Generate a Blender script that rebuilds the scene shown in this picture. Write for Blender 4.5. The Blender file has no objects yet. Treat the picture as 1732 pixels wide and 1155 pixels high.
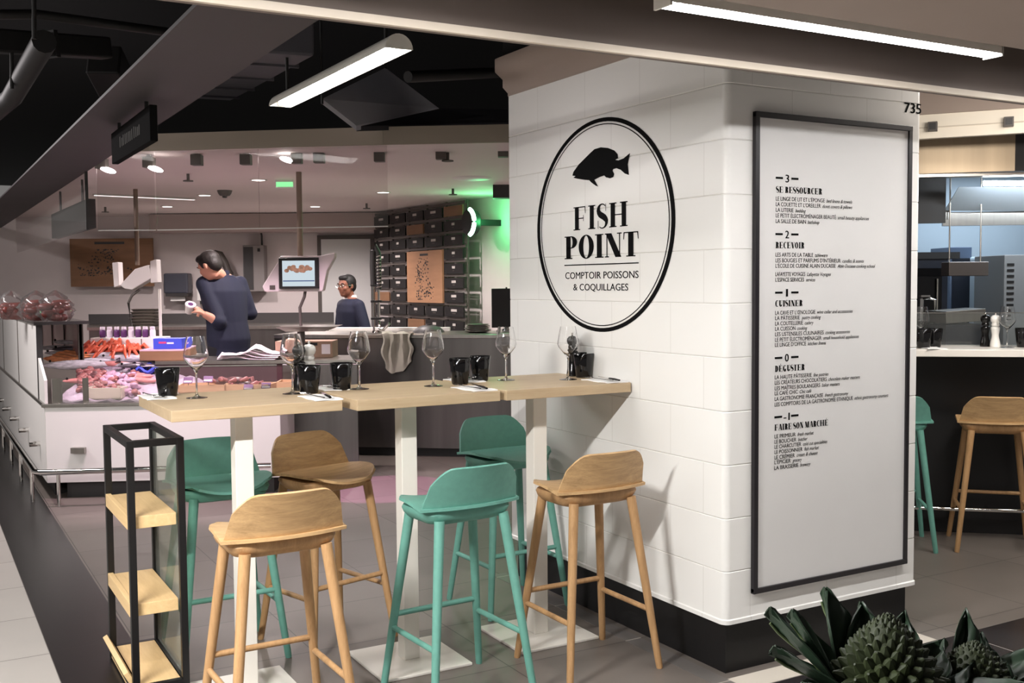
import bpy, math, random
import numpy as np
from mathutils import Matrix, Vector
random.seed(7)
C = bpy.context.scene.collection
SC = bpy.context.scene
PI = math.pi

# ------------------------------------------------------------------ camera, world, exposure
CF, CYAW, CPITCH, CROLL = 1786.886, 0.517517, 0.055236, -0.008213
CP = np.array([-2.72534, -3.12346, 1.55])
fw = np.array([math.sin(CYAW)*math.cos(CPITCH), math.cos(CYAW)*math.cos(CPITCH), -math.sin(CPITCH)])
_r = np.array([math.cos(CYAW), -math.sin(CYAW), 0.0]); _u = np.cross(_r, fw)
cr = math.cos(CROLL)*_r + math.sin(CROLL)*_u
cu = -math.sin(CROLL)*_r + math.cos(CROLL)*_u
cam = bpy.data.cameras.new('camera'); camo = bpy.data.objects.new('camera', cam); C.objects.link(camo)
camo.matrix_world = Matrix(((cr[0], cu[0], -fw[0], CP[0]), (cr[1], cu[1], -fw[1], CP[1]), (cr[2], cu[2], -fw[2], CP[2]), (0, 0, 0, 1)))
cam.sensor_fit = 'HORIZONTAL'; cam.sensor_width = 36; cam.lens = CF/1732*36; cam.clip_start = 0.05; cam.clip_end = 200
SC.camera = camo
w = bpy.data.worlds.new('world'); SC.world = w; w.use_nodes = True
w.node_tree.nodes['Background'].inputs[0].default_value = (1.0, 0.95, 0.92, 1)
w.node_tree.nodes['Background'].inputs[1].default_value = 0.21
SC.view_settings.view_transform = 'Standard'; SC.view_settings.look = 'None'
SC.view_settings.exposure = -0.25; SC.view_settings.gamma = 1.0; SC.view_settings.use_curve_mapping = False

def area(name, loc, rot, sx, sy, power, col=(1, 1, 1)):
    l = bpy.data.lights.new(name, 'AREA'); l.shape = 'RECTANGLE'; l.size = sx; l.size_y = sy; l.energy = power; l.color = col
    o = bpy.data.objects.new(name, l); C.objects.link(o); o.location = loc; o.rotation_euler = rot
    return o
def spot(name, loc, power, col=(1, 1, 1), ang=110, rad=.05, rot=(0, 0, 0)):
    l = bpy.data.lights.new(name, 'SPOT'); l.energy = power; l.color = col; l.spot_size = math.radians(ang); l.spot_blend = .6; l.shadow_soft_size = rad
    o = bpy.data.objects.new(name, l); C.objects.link(o); o.location = loc; o.rotation_euler = rot
    return o
# hall light fixtures out of frame: the tube row of the beam trough further left, aisle tubes behind the camera, then added fill lights
area('hall_or_fill_light', (-3.55, -.83, 2.288), (0, 0, 0), 1.5, .06, 300, (1, .99, .97))
area('hall_or_fill_light', (-4.2, 1.6, 2.9), (0, math.radians(-25), 0), .12, 2.4, 36, (1, .98, .95))
area('hall_or_fill_light', (2.9, -2.6, 2.9), (0, 0, 0), 1.4, .12, 30, (1, .97, .93))
area('hall_or_fill_light', (2.0, -.28, 2.37), Vector((.62, .75, -.10)).to_track_quat('-Z', 'Y').to_euler(), .9, .08, 19, (1, .94, .86))  # added fill hidden behind the beam, brightens the kitchen fascia and hood
area('hall_or_fill_light', (2.2, -.25, 2.62), (0, 0, 0), 1.2, .12, 46, (1, .95, .88))  # added fill hidden above the beam lip, brightens the right-hand floor
area('hall_or_fill_light', (-3.6, 5.6, 2.9), (0, math.radians(-30), 0), .12, 2.4, 110, (1, .93, .93))  # added fill out of view, brightens the white case and left floor
kl = Vector((4.7, 2.4, 2.42)); area('kitchen_fill', kl, (0, 0, -CYAW), 1.2, .3, 26, (.80, .90, 1))  # added fill without a fixture, lifts the dim kitchen interior
# fish shop ceiling lamps (their visible discs are built below)
def hit(px, py, axis, val):
    d = fw + cr*(px-866)/CF + cu*(577.5-py)/CF
    return CP + d*((val-CP[axis])/d[axis])
FH = np.array([math.sin(CYAW), math.cos(CYAW), 0.0]); RH = np.array([math.cos(CYAW), -math.sin(CYAW), 0.0])
def P(px, py, v):                    # the place whose sight line passes the pixel, v metres ahead along the floor
    d = fw + cr*(px-866)/CF + cu*(577.5-py)/CF
    return CP + d*(v/(d@FH))
def Vw(u, v, z):                     # metres right / ahead of the camera foot, height
    q = CP + u*RH + v*FH
    return np.array([q[0], q[1], z])
def Uof(px, v): return float((P(px, 577, v)-CP)@RH)
RZ = -CYAW

# ------------------------------------------------------------------ materials
def lin(c): return tuple(((x/255)/12.92 if x/255 <= .04045 else ((x/255+.055)/1.055)**2.4) for x in c)
def mat(name, col, rough=.5, metal=0.0, noise=0.0, nscale=8.0, bump=0.0, bscale=60.0, spec=.5, stretch=(1, 1, 1), coat=0.0, emis=None, estr=0, trans=0, ior=1.45, sheen=0):
    m = bpy.data.materials.new(name); m.use_nodes = True
    nt = m.node_tree; b = nt.nodes['Principled BSDF']
    c = lin(col); b.inputs['Base Color'].default_value = (*c, 1)
    b.inputs['Roughness'].default_value = rough; b.inputs['Metallic'].default_value = metal
    b.inputs['Specular IOR Level'].default_value = spec; b.inputs['Coat Weight'].default_value = coat
    b.inputs['Transmission Weight'].default_value = trans; b.inputs['IOR'].default_value = ior
    if sheen: b.inputs['Sheen Weight'].default_value = sheen
    if emis: b.inputs['Emission Color'].default_value = (*emis, 1); b.inputs['Emission Strength'].default_value = estr
    if noise or bump:
        tc = nt.nodes.new('ShaderNodeTexCoord'); mp = nt.nodes.new('ShaderNodeMapping'); mp.inputs['Scale'].default_value = stretch
        nt.links.new(tc.outputs['Object'], mp.inputs['Vector'])
    if noise:
        n = nt.nodes.new('ShaderNodeTexNoise'); n.inputs['Scale'].default_value = nscale; n.inputs['Detail'].default_value = 5
        nt.links.new(mp.outputs[0], n.inputs['Vector'])
        r = nt.nodes.new('ShaderNodeValToRGB')
        r.color_ramp.elements[0].position = .3; r.color_ramp.elements[1].position = .7
        r.color_ramp.elements[0].color = (*[x*(1-noise) for x in c], 1); r.color_ramp.elements[1].color = (*[min(1, x*(1+noise)) for x in c], 1)
        nt.links.new(n.outputs['Fac'], r.inputs[0]); nt.links.new(r.outputs[0], b.inputs['Base Color'])
    if bump:
        n2 = nt.nodes.new('ShaderNodeTexNoise'); n2.inputs['Scale'].default_value = bscale; n2.inputs['Detail'].default_value = 4
        nt.links.new(mp.outputs[0], n2.inputs['Vector'])
        bp = nt.nodes.new('ShaderNodeBump'); bp.inputs['Strength'].default_value = bump; bp.inputs['Distance'].default_value = .005
        nt.links.new(n2.outputs['Fac'], bp.inputs['Height']); nt.links.new(bp.outputs[0], b.inputs['Normal'])
    return m
def wood(name, col, dark=.72, axis=0, scale=5.0, rough=.5):
    m = bpy.data.materials.new(name); m.use_nodes = True; nt = m.node_tree; b = nt.nodes['Principled BSDF']
    tc = nt.nodes.new('ShaderNodeTexCoord'); mp = nt.nodes.new('ShaderNodeMapping')
    s = [9.0, 9.0, 9.0]; s[axis] = .7; mp.inputs['Scale'].default_value = s
    nt.links.new(tc.outputs['Object'], mp.inputs['Vector'])
    n = nt.nodes.new('ShaderNodeTexNoise'); n.inputs['Scale'].default_value = scale; n.inputs['Detail'].default_value = 8; n.inputs['Roughness'].default_value = .65; n.inputs['Distortion'].default_value = .6
    nt.links.new(mp.outputs[0], n.inputs['Vector'])
    n2 = nt.nodes.new('ShaderNodeTexNoise'); n2.inputs['Scale'].default_value = scale*9; n2.inputs['Detail'].default_value = 3
    nt.links.new(mp.outputs[0], n2.inputs['Vector'])
    mx = nt.nodes.new('ShaderNodeMath'); mx.operation = 'MULTIPLY_ADD'; mx.inputs[1].default_value = .35
    nt.links.new(n2.outputs['Fac'], mx.inputs[0]); nt.links.new(n.outputs['Fac'], mx.inputs[2])
    r = nt.nodes.new('ShaderNodeValToRGB'); c = lin(col)
    r.color_ramp.elements[0].position = .45; r.color_ramp.elements[1].position = .85
    r.color_ramp.elements[0].color = (c[0]*dark, c[1]*dark*.95, c[2]*dark*.9, 1); r.color_ramp.elements[1].color = (*c, 1)
    nt.links.new(mx.outputs[0], r.inputs[0]); nt.links.new(r.outputs[0], b.inputs['Base Color'])
    b.inputs['Roughness'].default_value = rough; b.inputs['Specular IOR Level'].default_value = .35
    return m
def pane_mat(name, tint=(1, 1, 1), refl=1.0, haze=0.0):
    m = bpy.data.materials.new(name); m.use_nodes = True; nt = m.node_tree; nt.nodes.clear()
    out = nt.nodes.new('ShaderNodeOutputMaterial'); tr = nt.nodes.new('ShaderNodeBsdfTransparent'); tr.inputs[0].default_value = (*tint, 1)
    gl = nt.nodes.new('ShaderNodeBsdfGlossy'); gl.inputs['Roughness'].default_value = .02
    fr = nt.nodes.new('ShaderNodeFresnel'); fr.inputs[0].default_value = 1.45
    mu = nt.nodes.new('ShaderNodeMath'); mu.operation = 'MULTIPLY'; mu.inputs[1].default_value = refl; mu.use_clamp = True
    mx = nt.nodes.new('ShaderNodeMixShader'); nt.links.new(fr.outputs[0], mu.inputs[0]); nt.links.new(mu.outputs[0], mx.inputs[0])
    nt.links.new(tr.outputs[0], mx.inputs[1]); nt.links.new(gl.outputs[0], mx.inputs[2])
    last = mx
    if haze:
        df = nt.nodes.new('ShaderNodeBsdfDiffuse'); df.inputs[0].default_value = (.7, .72, .68, 1)
        m2 = nt.nodes.new('ShaderNodeMixShader'); m2.inputs[0].default_value = haze
        nt.links.new(mx.outputs[0], m2.inputs[1]); nt.links.new(df.outputs[0], m2.inputs[2]); last = m2
    nt.links.new(last.outputs[0], out.inputs[0])
    return m
def emit(name, col, s):
    m = bpy.data.materials.new(name); m.use_nodes = True; nt = m.node_tree; nt.nodes.clear()
    out = nt.nodes.new('ShaderNodeOutputMaterial'); e = nt.nodes.new('ShaderNodeEmission'); e.inputs[0].default_value = (*col, 1); e.inputs[1].default_value = s
    nt.links.new(e.outputs[0], out.inputs[0]); return m

def grid_mat(name, base, grout, px_, ox, py_, oy, gw, rough, noise=.10, axes=(0, 1), brick=False, bump=.3, nscale=3.0):
    """procedural tiles: joints every px_/py_ metres along two axes, world-metre object coordinates"""
    m = bpy.data.materials.new(name); m.use_nodes = True; nt = m.node_tree; b = nt.nodes['Principled BSDF']; L = nt.links.new
    tc = nt.nodes.new('ShaderNodeTexCoord'); sp = nt.nodes.new('ShaderNodeSeparateXYZ'); L(tc.outputs['Object'], sp.inputs[0])
    def math_(op, a, bb=None, cc=None):
        n = nt.nodes.new('ShaderNodeMath'); n.operation = op
        for i, x in enumerate((a, bb, cc)):
            if x is None: continue
            if isinstance(x, (int, float)): n.inputs[i].default_value = x
            else: L(x, n.inputs[i])
        return n.outputs[0]
    sy = math_('DIVIDE', math_('SUBTRACT', sp.outputs[axes[1]], oy), py_)
    xin = math_('DIVIDE', math_('SUBTRACT', sp.outputs[axes[0]], ox), px_)
    if brick: xin = math_('ADD', xin, math_('MULTIPLY', math_('MODULO', math_('FLOOR', sy), 2.0), .5))
    def dist(f, p): return math_('MULTIPLY', math_('SUBTRACT', .5, math_('ABSOLUTE', math_('SUBTRACT', math_('FRACT', f), .5))), p)
    d = math_('MINIMUM', dist(xin, px_), dist(sy, py_))
    mask = math_('LESS_THAN', d, gw/2)
    wn = nt.nodes.new('ShaderNodeTexWhiteNoise'); cb = nt.nodes.new('ShaderNodeCombineXYZ')
    L(math_('FLOOR', xin), cb.inputs[0]); L(math_('FLOOR', sy), cb.inputs[1]); L(cb.outputs[0], wn.inputs['Vector'])
    n = nt.nodes.new('ShaderNodeTexNoise'); n.inputs['Scale'].default_value = nscale; n.inputs['Detail'].default_value = 6; L(tc.outputs['Object'], n.inputs['Vector'])
    v = math_('ADD', math_('MULTIPLY', wn.outputs['Value'], noise), math_('MULTIPLY', n.outputs['Fac'], noise*1.6))
    v = math_('ADD', v, 1-noise*1.3)
    hs = nt.nodes.new('ShaderNodeMixRGB'); hs.blend_type = 'MULTIPLY'; hs.inputs[0].default_value = 1
    hs.inputs[1].default_value = (*lin(base), 1); L(v, hs.inputs[2])
    mx = nt.nodes.new('ShaderNodeMixRGB'); L(mask, mx.inputs[0]); L(hs.outputs[0], mx.inputs[1]); mx.inputs[2].default_value = (*lin(grout), 1)
    L(mx.outputs[0], b.inputs['Base Color']); b.inputs['Roughness'].default_value = rough
    bp = nt.nodes.new('ShaderNodeBump'); bp.inputs['Strength'].default_value = bump; bp.inputs['Distance'].default_value = .002; bp.invert = True
    L(mask, bp.inputs['Height']); L(bp.outputs[0], b.inputs['Normal'])
    return m
M = {}
M['floor'] = grid_mat('floor_tiles', (108, 100, 94), (62, 57, 53), .627, -.665, .578, .541, .005, .42, .2)
M['floor_white'] = grid_mat('pale_floor_tiles', (178, 172, 166), (110, 104, 98), .9, -2.26, .578, 1.67, .006, .4, .10)
M['band'] = grid_mat('black_floor_tiles', (24, 22, 22), (40, 37, 35), 5, -8.1, .578*2, .541, .005, .30, .14)
M['bandx'] = grid_mat('black_floor_tiles_b', (40, 37, 38), (150, 142, 134), 1.2, 1.22, 9, -8.1, .006, .24, .14)
M['border'] = grid_mat('grey_border_tiles', (104, 99, 96), (180, 172, 162), .6, -.3, .578, .541, .006, .35, .14)
M['cream'] = mat('cream_strip', (196, 188, 176), .5)
M['tile'] = grid_mat('white_wall_tiles', (232, 230, 226), (216, 213, 208), .42, .13, .21, .204, .0035, .30, .02, axes=(0, 2), brick=True, bump=.25)
M['tileside'] = grid_mat('white_wall_tiles_side', (232, 230, 226), (216, 213, 208), .42, .13, .21, .204, .0035, .30, .02, axes=(1, 2), brick=True, bump=.25)
M['white'] = mat('white_paint', (228, 226, 222), .45)
M['wall'] = mat('wall_paint', (214, 204, 202), .6, noise=.04, nscale=2)
M['ceil'] = mat('ceiling_paint', (226, 214, 212), .7)
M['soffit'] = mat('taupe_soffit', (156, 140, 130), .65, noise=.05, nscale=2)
M['lip'] = mat('beam_lip', (206, 194, 178), .6)
M['greysoffit'] = mat('grey_duct', (52, 47, 49), .6, noise=.08, nscale=2)
M['black'] = mat('black_paint', (20, 19, 20), .5)
M['blackceil'] = mat('black_ceiling_paint', (17, 16, 18), .9)
M['dark'] = mat('dark_grey', (52, 50, 50), .5)
M['duct'] = mat('ceiling_duct', (62, 60, 66), .6, noise=.1, nscale=3)
M['pipe'] = mat('ceiling_pipe', (24, 22, 22), .6)
M['skirt'] = mat('black_plinth', (14, 13, 14), .45)
M['oak'] = wood('oak_table', (190, 168, 137), .86, 0, 4.0, .45)
M['oakseat'] = wood('oak_seat', (202, 166, 120), .62, 0, 5.0, .42)
M['oakleg'] = wood('oak_leg', (184, 145, 102), .70, 2, 5.0, .45)
M['shelfwood'] = wood('shelf_wood', (222, 190, 140), .86, 1, 4.0, .5)
M['teal'] = mat('teal_paint', (100, 154, 140), .5, noise=.05, nscale=40, bump=.08, bscale=120)
M['whitemetal'] = mat('white_metal', (226, 221, 212), .35)
M['blackmetal'] = mat('black_metal', (17, 16, 17), .4)
M['steel'] = mat('brushed_steel', (168, 164, 158), .28, 1.0, noise=.06, nscale=3, stretch=(14, 14, .3), bump=.02)
M['steeldark'] = mat('counter_steel', (112, 108, 106), .34, 1.0, noise=.25, nscale=1.2, stretch=(4, 4, .15))
M['chrome'] = mat('chrome', (215, 212, 208), .10, 1.0)
M['glass'] = mat('clear_glass', (255, 255, 255), .0, trans=1.0, ior=1.45)
M['smoke'] = pane_mat('smoked_glass', (.16, .15, .15), 1.3)
M['smokesolid'] = mat('smoky_tumbler_glass', (22, 21, 22), .06, trans=.35, ior=1.45)
M['pane'] = pane_mat('pane_glass', (.95, .96, .95), 1.0, .03)
M['panegreen'] = pane_mat('rack_glass', (.86, .90, .85), .3, .10)
M['curtain'] = pane_mat('curtain_glass', (.92, .90, .90), .14, .03)
M['ink'] = mat('black_vinyl', (7, 7, 8), .75, spec=.12)
M['poster'] = mat('poster_sheet', (212, 210, 208), .38, noise=.02, nscale=3)
M['posterframe'] = mat('poster_frame', (26, 22, 26), .4)
M['napkin'] = mat('white_napkin', (240, 238, 236), .8, bump=.15, bscale=90)
M['ceramicwhite'] = mat('white_gloss', (238, 235, 230), .2)
M['millblack'] = mat('black_gloss', (14, 13, 13), .18)
M['skin1'] = mat('skin_light', (196, 140, 118), .55)
M['skin2'] = mat('skin_brown', (132, 84, 66), .5)
M['hair1'] = mat('hair_dark', (30, 24, 22), .6, noise=.3, nscale=60, bump=.4, bscale=150)
M['hair2'] = mat('hair_black', (18, 16, 16), .6, noise=.3, nscale=60, bump=.4, bscale=150)
M['navy'] = mat('navy_cloth', (20, 24, 46), .8, bump=.1, bscale=60)
M['trouser'] = mat('dark_trousers', (20, 20, 24), .8)
M['cloth'] = mat('grey_cloth', (150, 146, 134), .9, bump=.3, bscale=80)
M['shirt'] = mat('white_shirt', (220, 214, 210), .8)
M['card'] = mat('cardboard', (150, 122, 104), .8, noise=.06)
M['paper'] = mat('white_paper', (224, 212, 216), .7)
M['board'] = mat('wood_board', (128, 94, 68), .6, noise=.12, nscale=3, stretch=(1, 1, 6))
M['boardpale'] = mat('pale_wood_board', (166, 124, 92), .6, noise=.08, nscale=3, stretch=(1, 1, 6))
M['plaque'] = mat('slate_plaque', (26, 24, 24), .5)
M['plaqueink'] = mat('plaque_lettering', (190, 184, 178), .6)
M['rackgrey'] = mat('grey_rack', (86, 80, 76), .5)
M['ice'] = mat('crushed_ice', (186, 172, 186), .4, noise=.12, nscale=30, bump=.8, bscale=70)
M['crab'] = mat('crab_shell', (200, 92, 66), .35, noise=.25, nscale=25)
M['crabpale'] = mat('langoustine_shell', (214, 138, 92), .35, noise=.25, nscale=30)
M['clam'] = mat('clam_shell', (146, 92, 90), .35, noise=.35, nscale=30)
M['clamdark'] = mat('clam_shell_dark', (92, 58, 60), .35, noise=.35, nscale=30)
M['shellpale'] = mat('pale_shell', (186, 150, 172), .35, noise=.2, nscale=30)
M['fishskin'] = mat('fish_skin', (188, 186, 192), .25, noise=.35, nscale=18, stretch=(1, 5, 5))
M['fishdark'] = mat('fish_skin_dark', (84, 78, 84), .3, noise=.4, nscale=18)
M['fishpink'] = mat('fish_fillet', (196, 128, 124), .35, noise=.2, nscale=20)
M['bag'] = mat('red_sausage', (112, 52, 46), .3, noise=.35, nscale=12)
M['plastic'] = pane_mat('clear_bag', (.95, .92, .94), .7, .06)
M['crate'] = wood('crate_wood', (196, 160, 124), .85, 0, 4)
M['darkcrate'] = wood('dark_crate_wood', (70, 54, 40), .8, 0, 4)
M['blue'] = mat('blue_box', (58, 72, 186), .45)
M['pinkbox'] = mat('pink_board', (196, 160, 176), .5)
M['purple'] = mat('purple_jar', (96, 52, 104), .3)
M['jarwhite'] = mat('white_jar', (226, 214, 226), .4)
M['screen'] = emit('lit_screen', (.80, .92, 1.0), .9)
M['screenink'] = emit('screen_blue_bar', (.06, .12, .42), .6)
M['screenpic'] = mat('screen_picture', (150, 110, 90), .6, noise=.6, nscale=40, emis=(.25, .16, .1), estr=.6)
M['leaf'] = mat('cabbage_leaf', (36, 52, 38), .45, noise=.3, nscale=9, bump=.3, bscale=25)
M['leafpale'] = mat('leaf_rib', (70, 84, 50), .5)
M['romanesco'] = mat('romanesco_floret', (38, 46, 20), .6, noise=.2, nscale=20)
M['green'] = emit('green_neon', (.45, 1.0, .62), 14)
M['exit'] = emit('exit_glow', (.30, 1.0, .40), 1.6)
M['tube'] = emit('lit_tube', (1.0, .985, .96), 98)
M['spotglow'] = emit('spot_bulb', (1.0, .95, .90), 14)
M['cooltube'] = emit('cool_tube', (.82, .92, 1.0), 95)
M['hood'] = mat('hood_white', (196, 206, 214), .4)
M['coolwall'] = mat('kitchen_wall', (168, 184, 196), .5)
M['oven'] = mat('dark_oven', (34, 38, 48), .3)
M['countertop'] = mat('white_worktop', (224, 218, 210), .3)

# ------------------------------------------------------------------ mesh helpers
class MB:
    def __init__(s, T=None): s.v = []; s.f = []; s.T = T
    def add(s, vs, fs):
        o = len(s.v)
        for p in vs:
            p = Vector((float(p[0]), float(p[1]), float(p[2])))
            s.v.append(s.T @ p if s.T is not None else p)
        s.f += [tuple(i+o for i in f) for f in fs]; return s
    def box(s, x0, y0, z0, x1, y1, z1):
        v = [(x0, y0, z0), (x1, y0, z0), (x1, y1, z0), (x0, y1, z0), (x0, y0, z1), (x1, y0, z1), (x1, y1, z1), (x0, y1, z1)]
        return s.add(v, [(0, 3, 2, 1), (4, 5, 6, 7), (0, 1, 5, 4), (1, 2, 6, 5), (2, 3, 7, 6), (3, 0, 4, 7)])
    def cbox(s, c, sz): return s.box(c[0]-sz[0]/2, c[1]-sz[1]/2, c[2]-sz[2]/2, c[0]+sz[0]/2, c[1]+sz[1]/2, c[2]+sz[2]/2)
    def prism(s, poly, z0, z1):
        n = len(poly); a = sum(poly[i][0]*poly[(i+1) % n][1]-poly[(i+1) % n][0]*poly[i][1] for i in range(n))
        if a < 0: poly = poly[::-1]
        v = [(p[0], p[1], z0) for p in poly]+[(p[0], p[1], z1) for p in poly]
        return s.add(v, [tuple(range(n))[::-1], tuple(range(n, 2*n))]+[(i, (i+1) % n, n+(i+1) % n, n+i) for i in range(n)])
    def loft(s, rings, cap=True, closed=True):
        n = len(rings[0]); v = [p for r in rings for p in r]; f = []
        for k in range(len(rings)-1):
            for i in range(n if closed else n-1):
                j = (i+1) % n; f.append((k*n+i, k*n+j, (k+1)*n+j, (k+1)*n+i))
        if cap: f.append(tuple(range(n))[::-1]); f.append(tuple(range((len(rings)-1)*n, len(rings)*n)))
        return s.add(v, f)
    def tube(s, pts, rad, n=10, flat=1.0):
        pts = [np.array(p, float) for p in pts]
        if isinstance(rad, (int, float)): rad = [rad]*len(pts)
        rings = []; ref = None
        for i, p in enumerate(pts):
            t = pts[min(i+1, len(pts)-1)]-pts[max(i-1, 0)]; t = t/(np.linalg.norm(t)+1e-12)
            if ref is None: ref = np.array([0, 0, 1.]) if abs(t[2]) < .9 else np.array([1., 0, 0])
            a = np.cross(t, ref); a /= np.linalg.norm(a)+1e-12; b = np.cross(t, a); ref = -b if False else ref - 0*t
            rings.append([p+rad[i]*(math.cos(2*PI*k/n)*a+flat*math.sin(2*PI*k/n)*b) for k in range(n)])
        return s.loft(rings)
    def lathe(s, prof, n=24, c=(0, 0, 0), cap=True):
        return s.loft([[(c[0]+r*math.cos(2*PI*k/n), c[1]+r*math.sin(2*PI*k/n), c[2]+z) for k in range(n)] for r, z in prof], cap)
    def ball(s, c, r, nu=14, nv=9, rot=None):
        R = rot if rot is not None else Matrix.Identity(3); rings = []
        if isinstance(r, (int, float)): r = (r, r, r)
        for j in range(nv+1):
            t = -PI/2+PI*j/nv; t = max(-PI/2+.06, min(PI/2-.06, t))
            ring = []
            for k in range(nu):
                a = 2*PI*k/nu; q = R @ Vector((r[0]*math.cos(t)*math.cos(a), r[1]*math.cos(t)*math.sin(a), r[2]*math.sin(t)))
                ring.append((c[0]+q.x, c[1]+q.y, c[2]+q.z))
            rings.append(ring)
        return s.loft(rings)
    def sheet(s, grid, th=0.0):
        nr, nc = len(grid), len(grid[0]); v = [p for r in grid for p in r]
        f = [(i*nc+j, i*nc+j+1, (i+1)*nc+j+1, (i+1)*nc+j) for i in range(nr-1) for j in range(nc-1)]
        if th:
            g = np.array([[tuple(p) for p in r] for r in grid], float)
            du = np.gradient(g, axis=1); dv = np.gradient(g, axis=0); nn = np.cross(du, dv); nn /= np.linalg.norm(nn, axis=2, keepdims=True)+1e-9
            b = (g-nn*th).reshape(-1, 3); N = nr*nc; v = v+[tuple(p) for p in b]
            f += [tuple(x+N for x in q[::-1]) for q in f[:(nr-1)*(nc-1)]]
            for j in range(nc-1): f += [(j+1, j, N+j, N+j+1), ((nr-1)*nc+j, (nr-1)*nc+j+1, N+(nr-1)*nc+j+1, N+(nr-1)*nc+j)]
            for i in range(nr-1): f += [(i*nc, (i+1)*nc, N+(i+1)*nc, N+i*nc), ((i+1)*nc+nc-1, i*nc+nc-1, N+i*nc+nc-1, N+(i+1)*nc+nc-1)]
        return s.add(v, f)
    def mesh(s, name, smooth=35):
        me = bpy.data.meshes.new(name); me.from_pydata([tuple(p) for p in s.v], [], s.f); me.validate(); me.update()
        if smooth:
            for p in me.polygons: p.use_smooth = True
            me.set_sharp_from_angle(angle=math.radians(smooth))
        return me
    def build(s, name, m, parent=None, smooth=35, bevel=0.0, seg=2):
        o = bpy.data.objects.new(name, s.mesh(name, smooth)); C.objects.link(o)
        o.data.materials.append(m)
        if parent is not None: o.parent = parent
        if bevel:
            b = o.modifiers.new('bevel', 'BEVEL'); b.width = bevel; b.segments = seg; b.limit_method = 'ANGLE'; b.angle_limit = math.radians(40)
        return o
def tag(o, label, cat, group=None, kind=None):
    o['label'] = label; o['category'] = cat
    if group: o['group'] = group
    if kind: o['kind'] = kind
    return o
def struct(o): o['kind'] = 'structure'; return o
def thing(name, label, cat, loc=(0, 0, 0), rotz=0, group=None):
    o = bpy.data.objects.new(name, None); C.objects.link(o); o.empty_display_size = .05
    o.location = tuple(float(x) for x in loc); o.rotation_euler = (0, 0, rotz); return tag(o, label, cat, group)
def dup(root, loc=None, rotz=None, label=None, group=None):
    r = root.copy(); C.objects.link(r)
    if loc is not None: r.location = tuple(float(x) for x in loc)
    if rotz is not None: r.rotation_euler = (0, 0, rotz)
    if label: r['label'] = label
    if group: r['group'] = group
    for ch in list(root.children):
        c = ch.copy(); C.objects.link(c); c.parent = r
        for g in list(ch.children):
            d = g.copy(); C.objects.link(d); d.parent = c
    return r
def Tr(loc, rz=0, rx=0, ry=0):
    return Matrix.Translation(Vector([float(x) for x in loc])) @ Matrix.Rotation(rz, 4, 'Z') @ Matrix.Rotation(ry, 4, 'Y') @ Matrix.Rotation(rx, 4, 'X')
def remeshed(mb, name, m, voxel, parent=None, smooth_it=6):
    """joins overlapping pieces into one continuous surface"""
    o = mb.build('tmp', m, None, 0); r = o.modifiers.new('r', 'REMESH'); r.mode = 'VOXEL'; r.voxel_size = voxel
    sm = o.modifiers.new('s', 'SMOOTH'); sm.iterations = smooth_it; sm.factor = .5
    dg = bpy.context.evaluated_depsgraph_get(); me = bpy.data.meshes.new_from_object(o.evaluated_get(dg)); me.name = name
    bpy.data.objects.remove(o)
    for p in me.polygons: p.use_smooth = True
    me.materials.clear(); me.materials.append(m)
    o = bpy.data.objects.new(name, me); C.objects.link(o)
    if parent is not None: o.parent = parent
    return o

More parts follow.
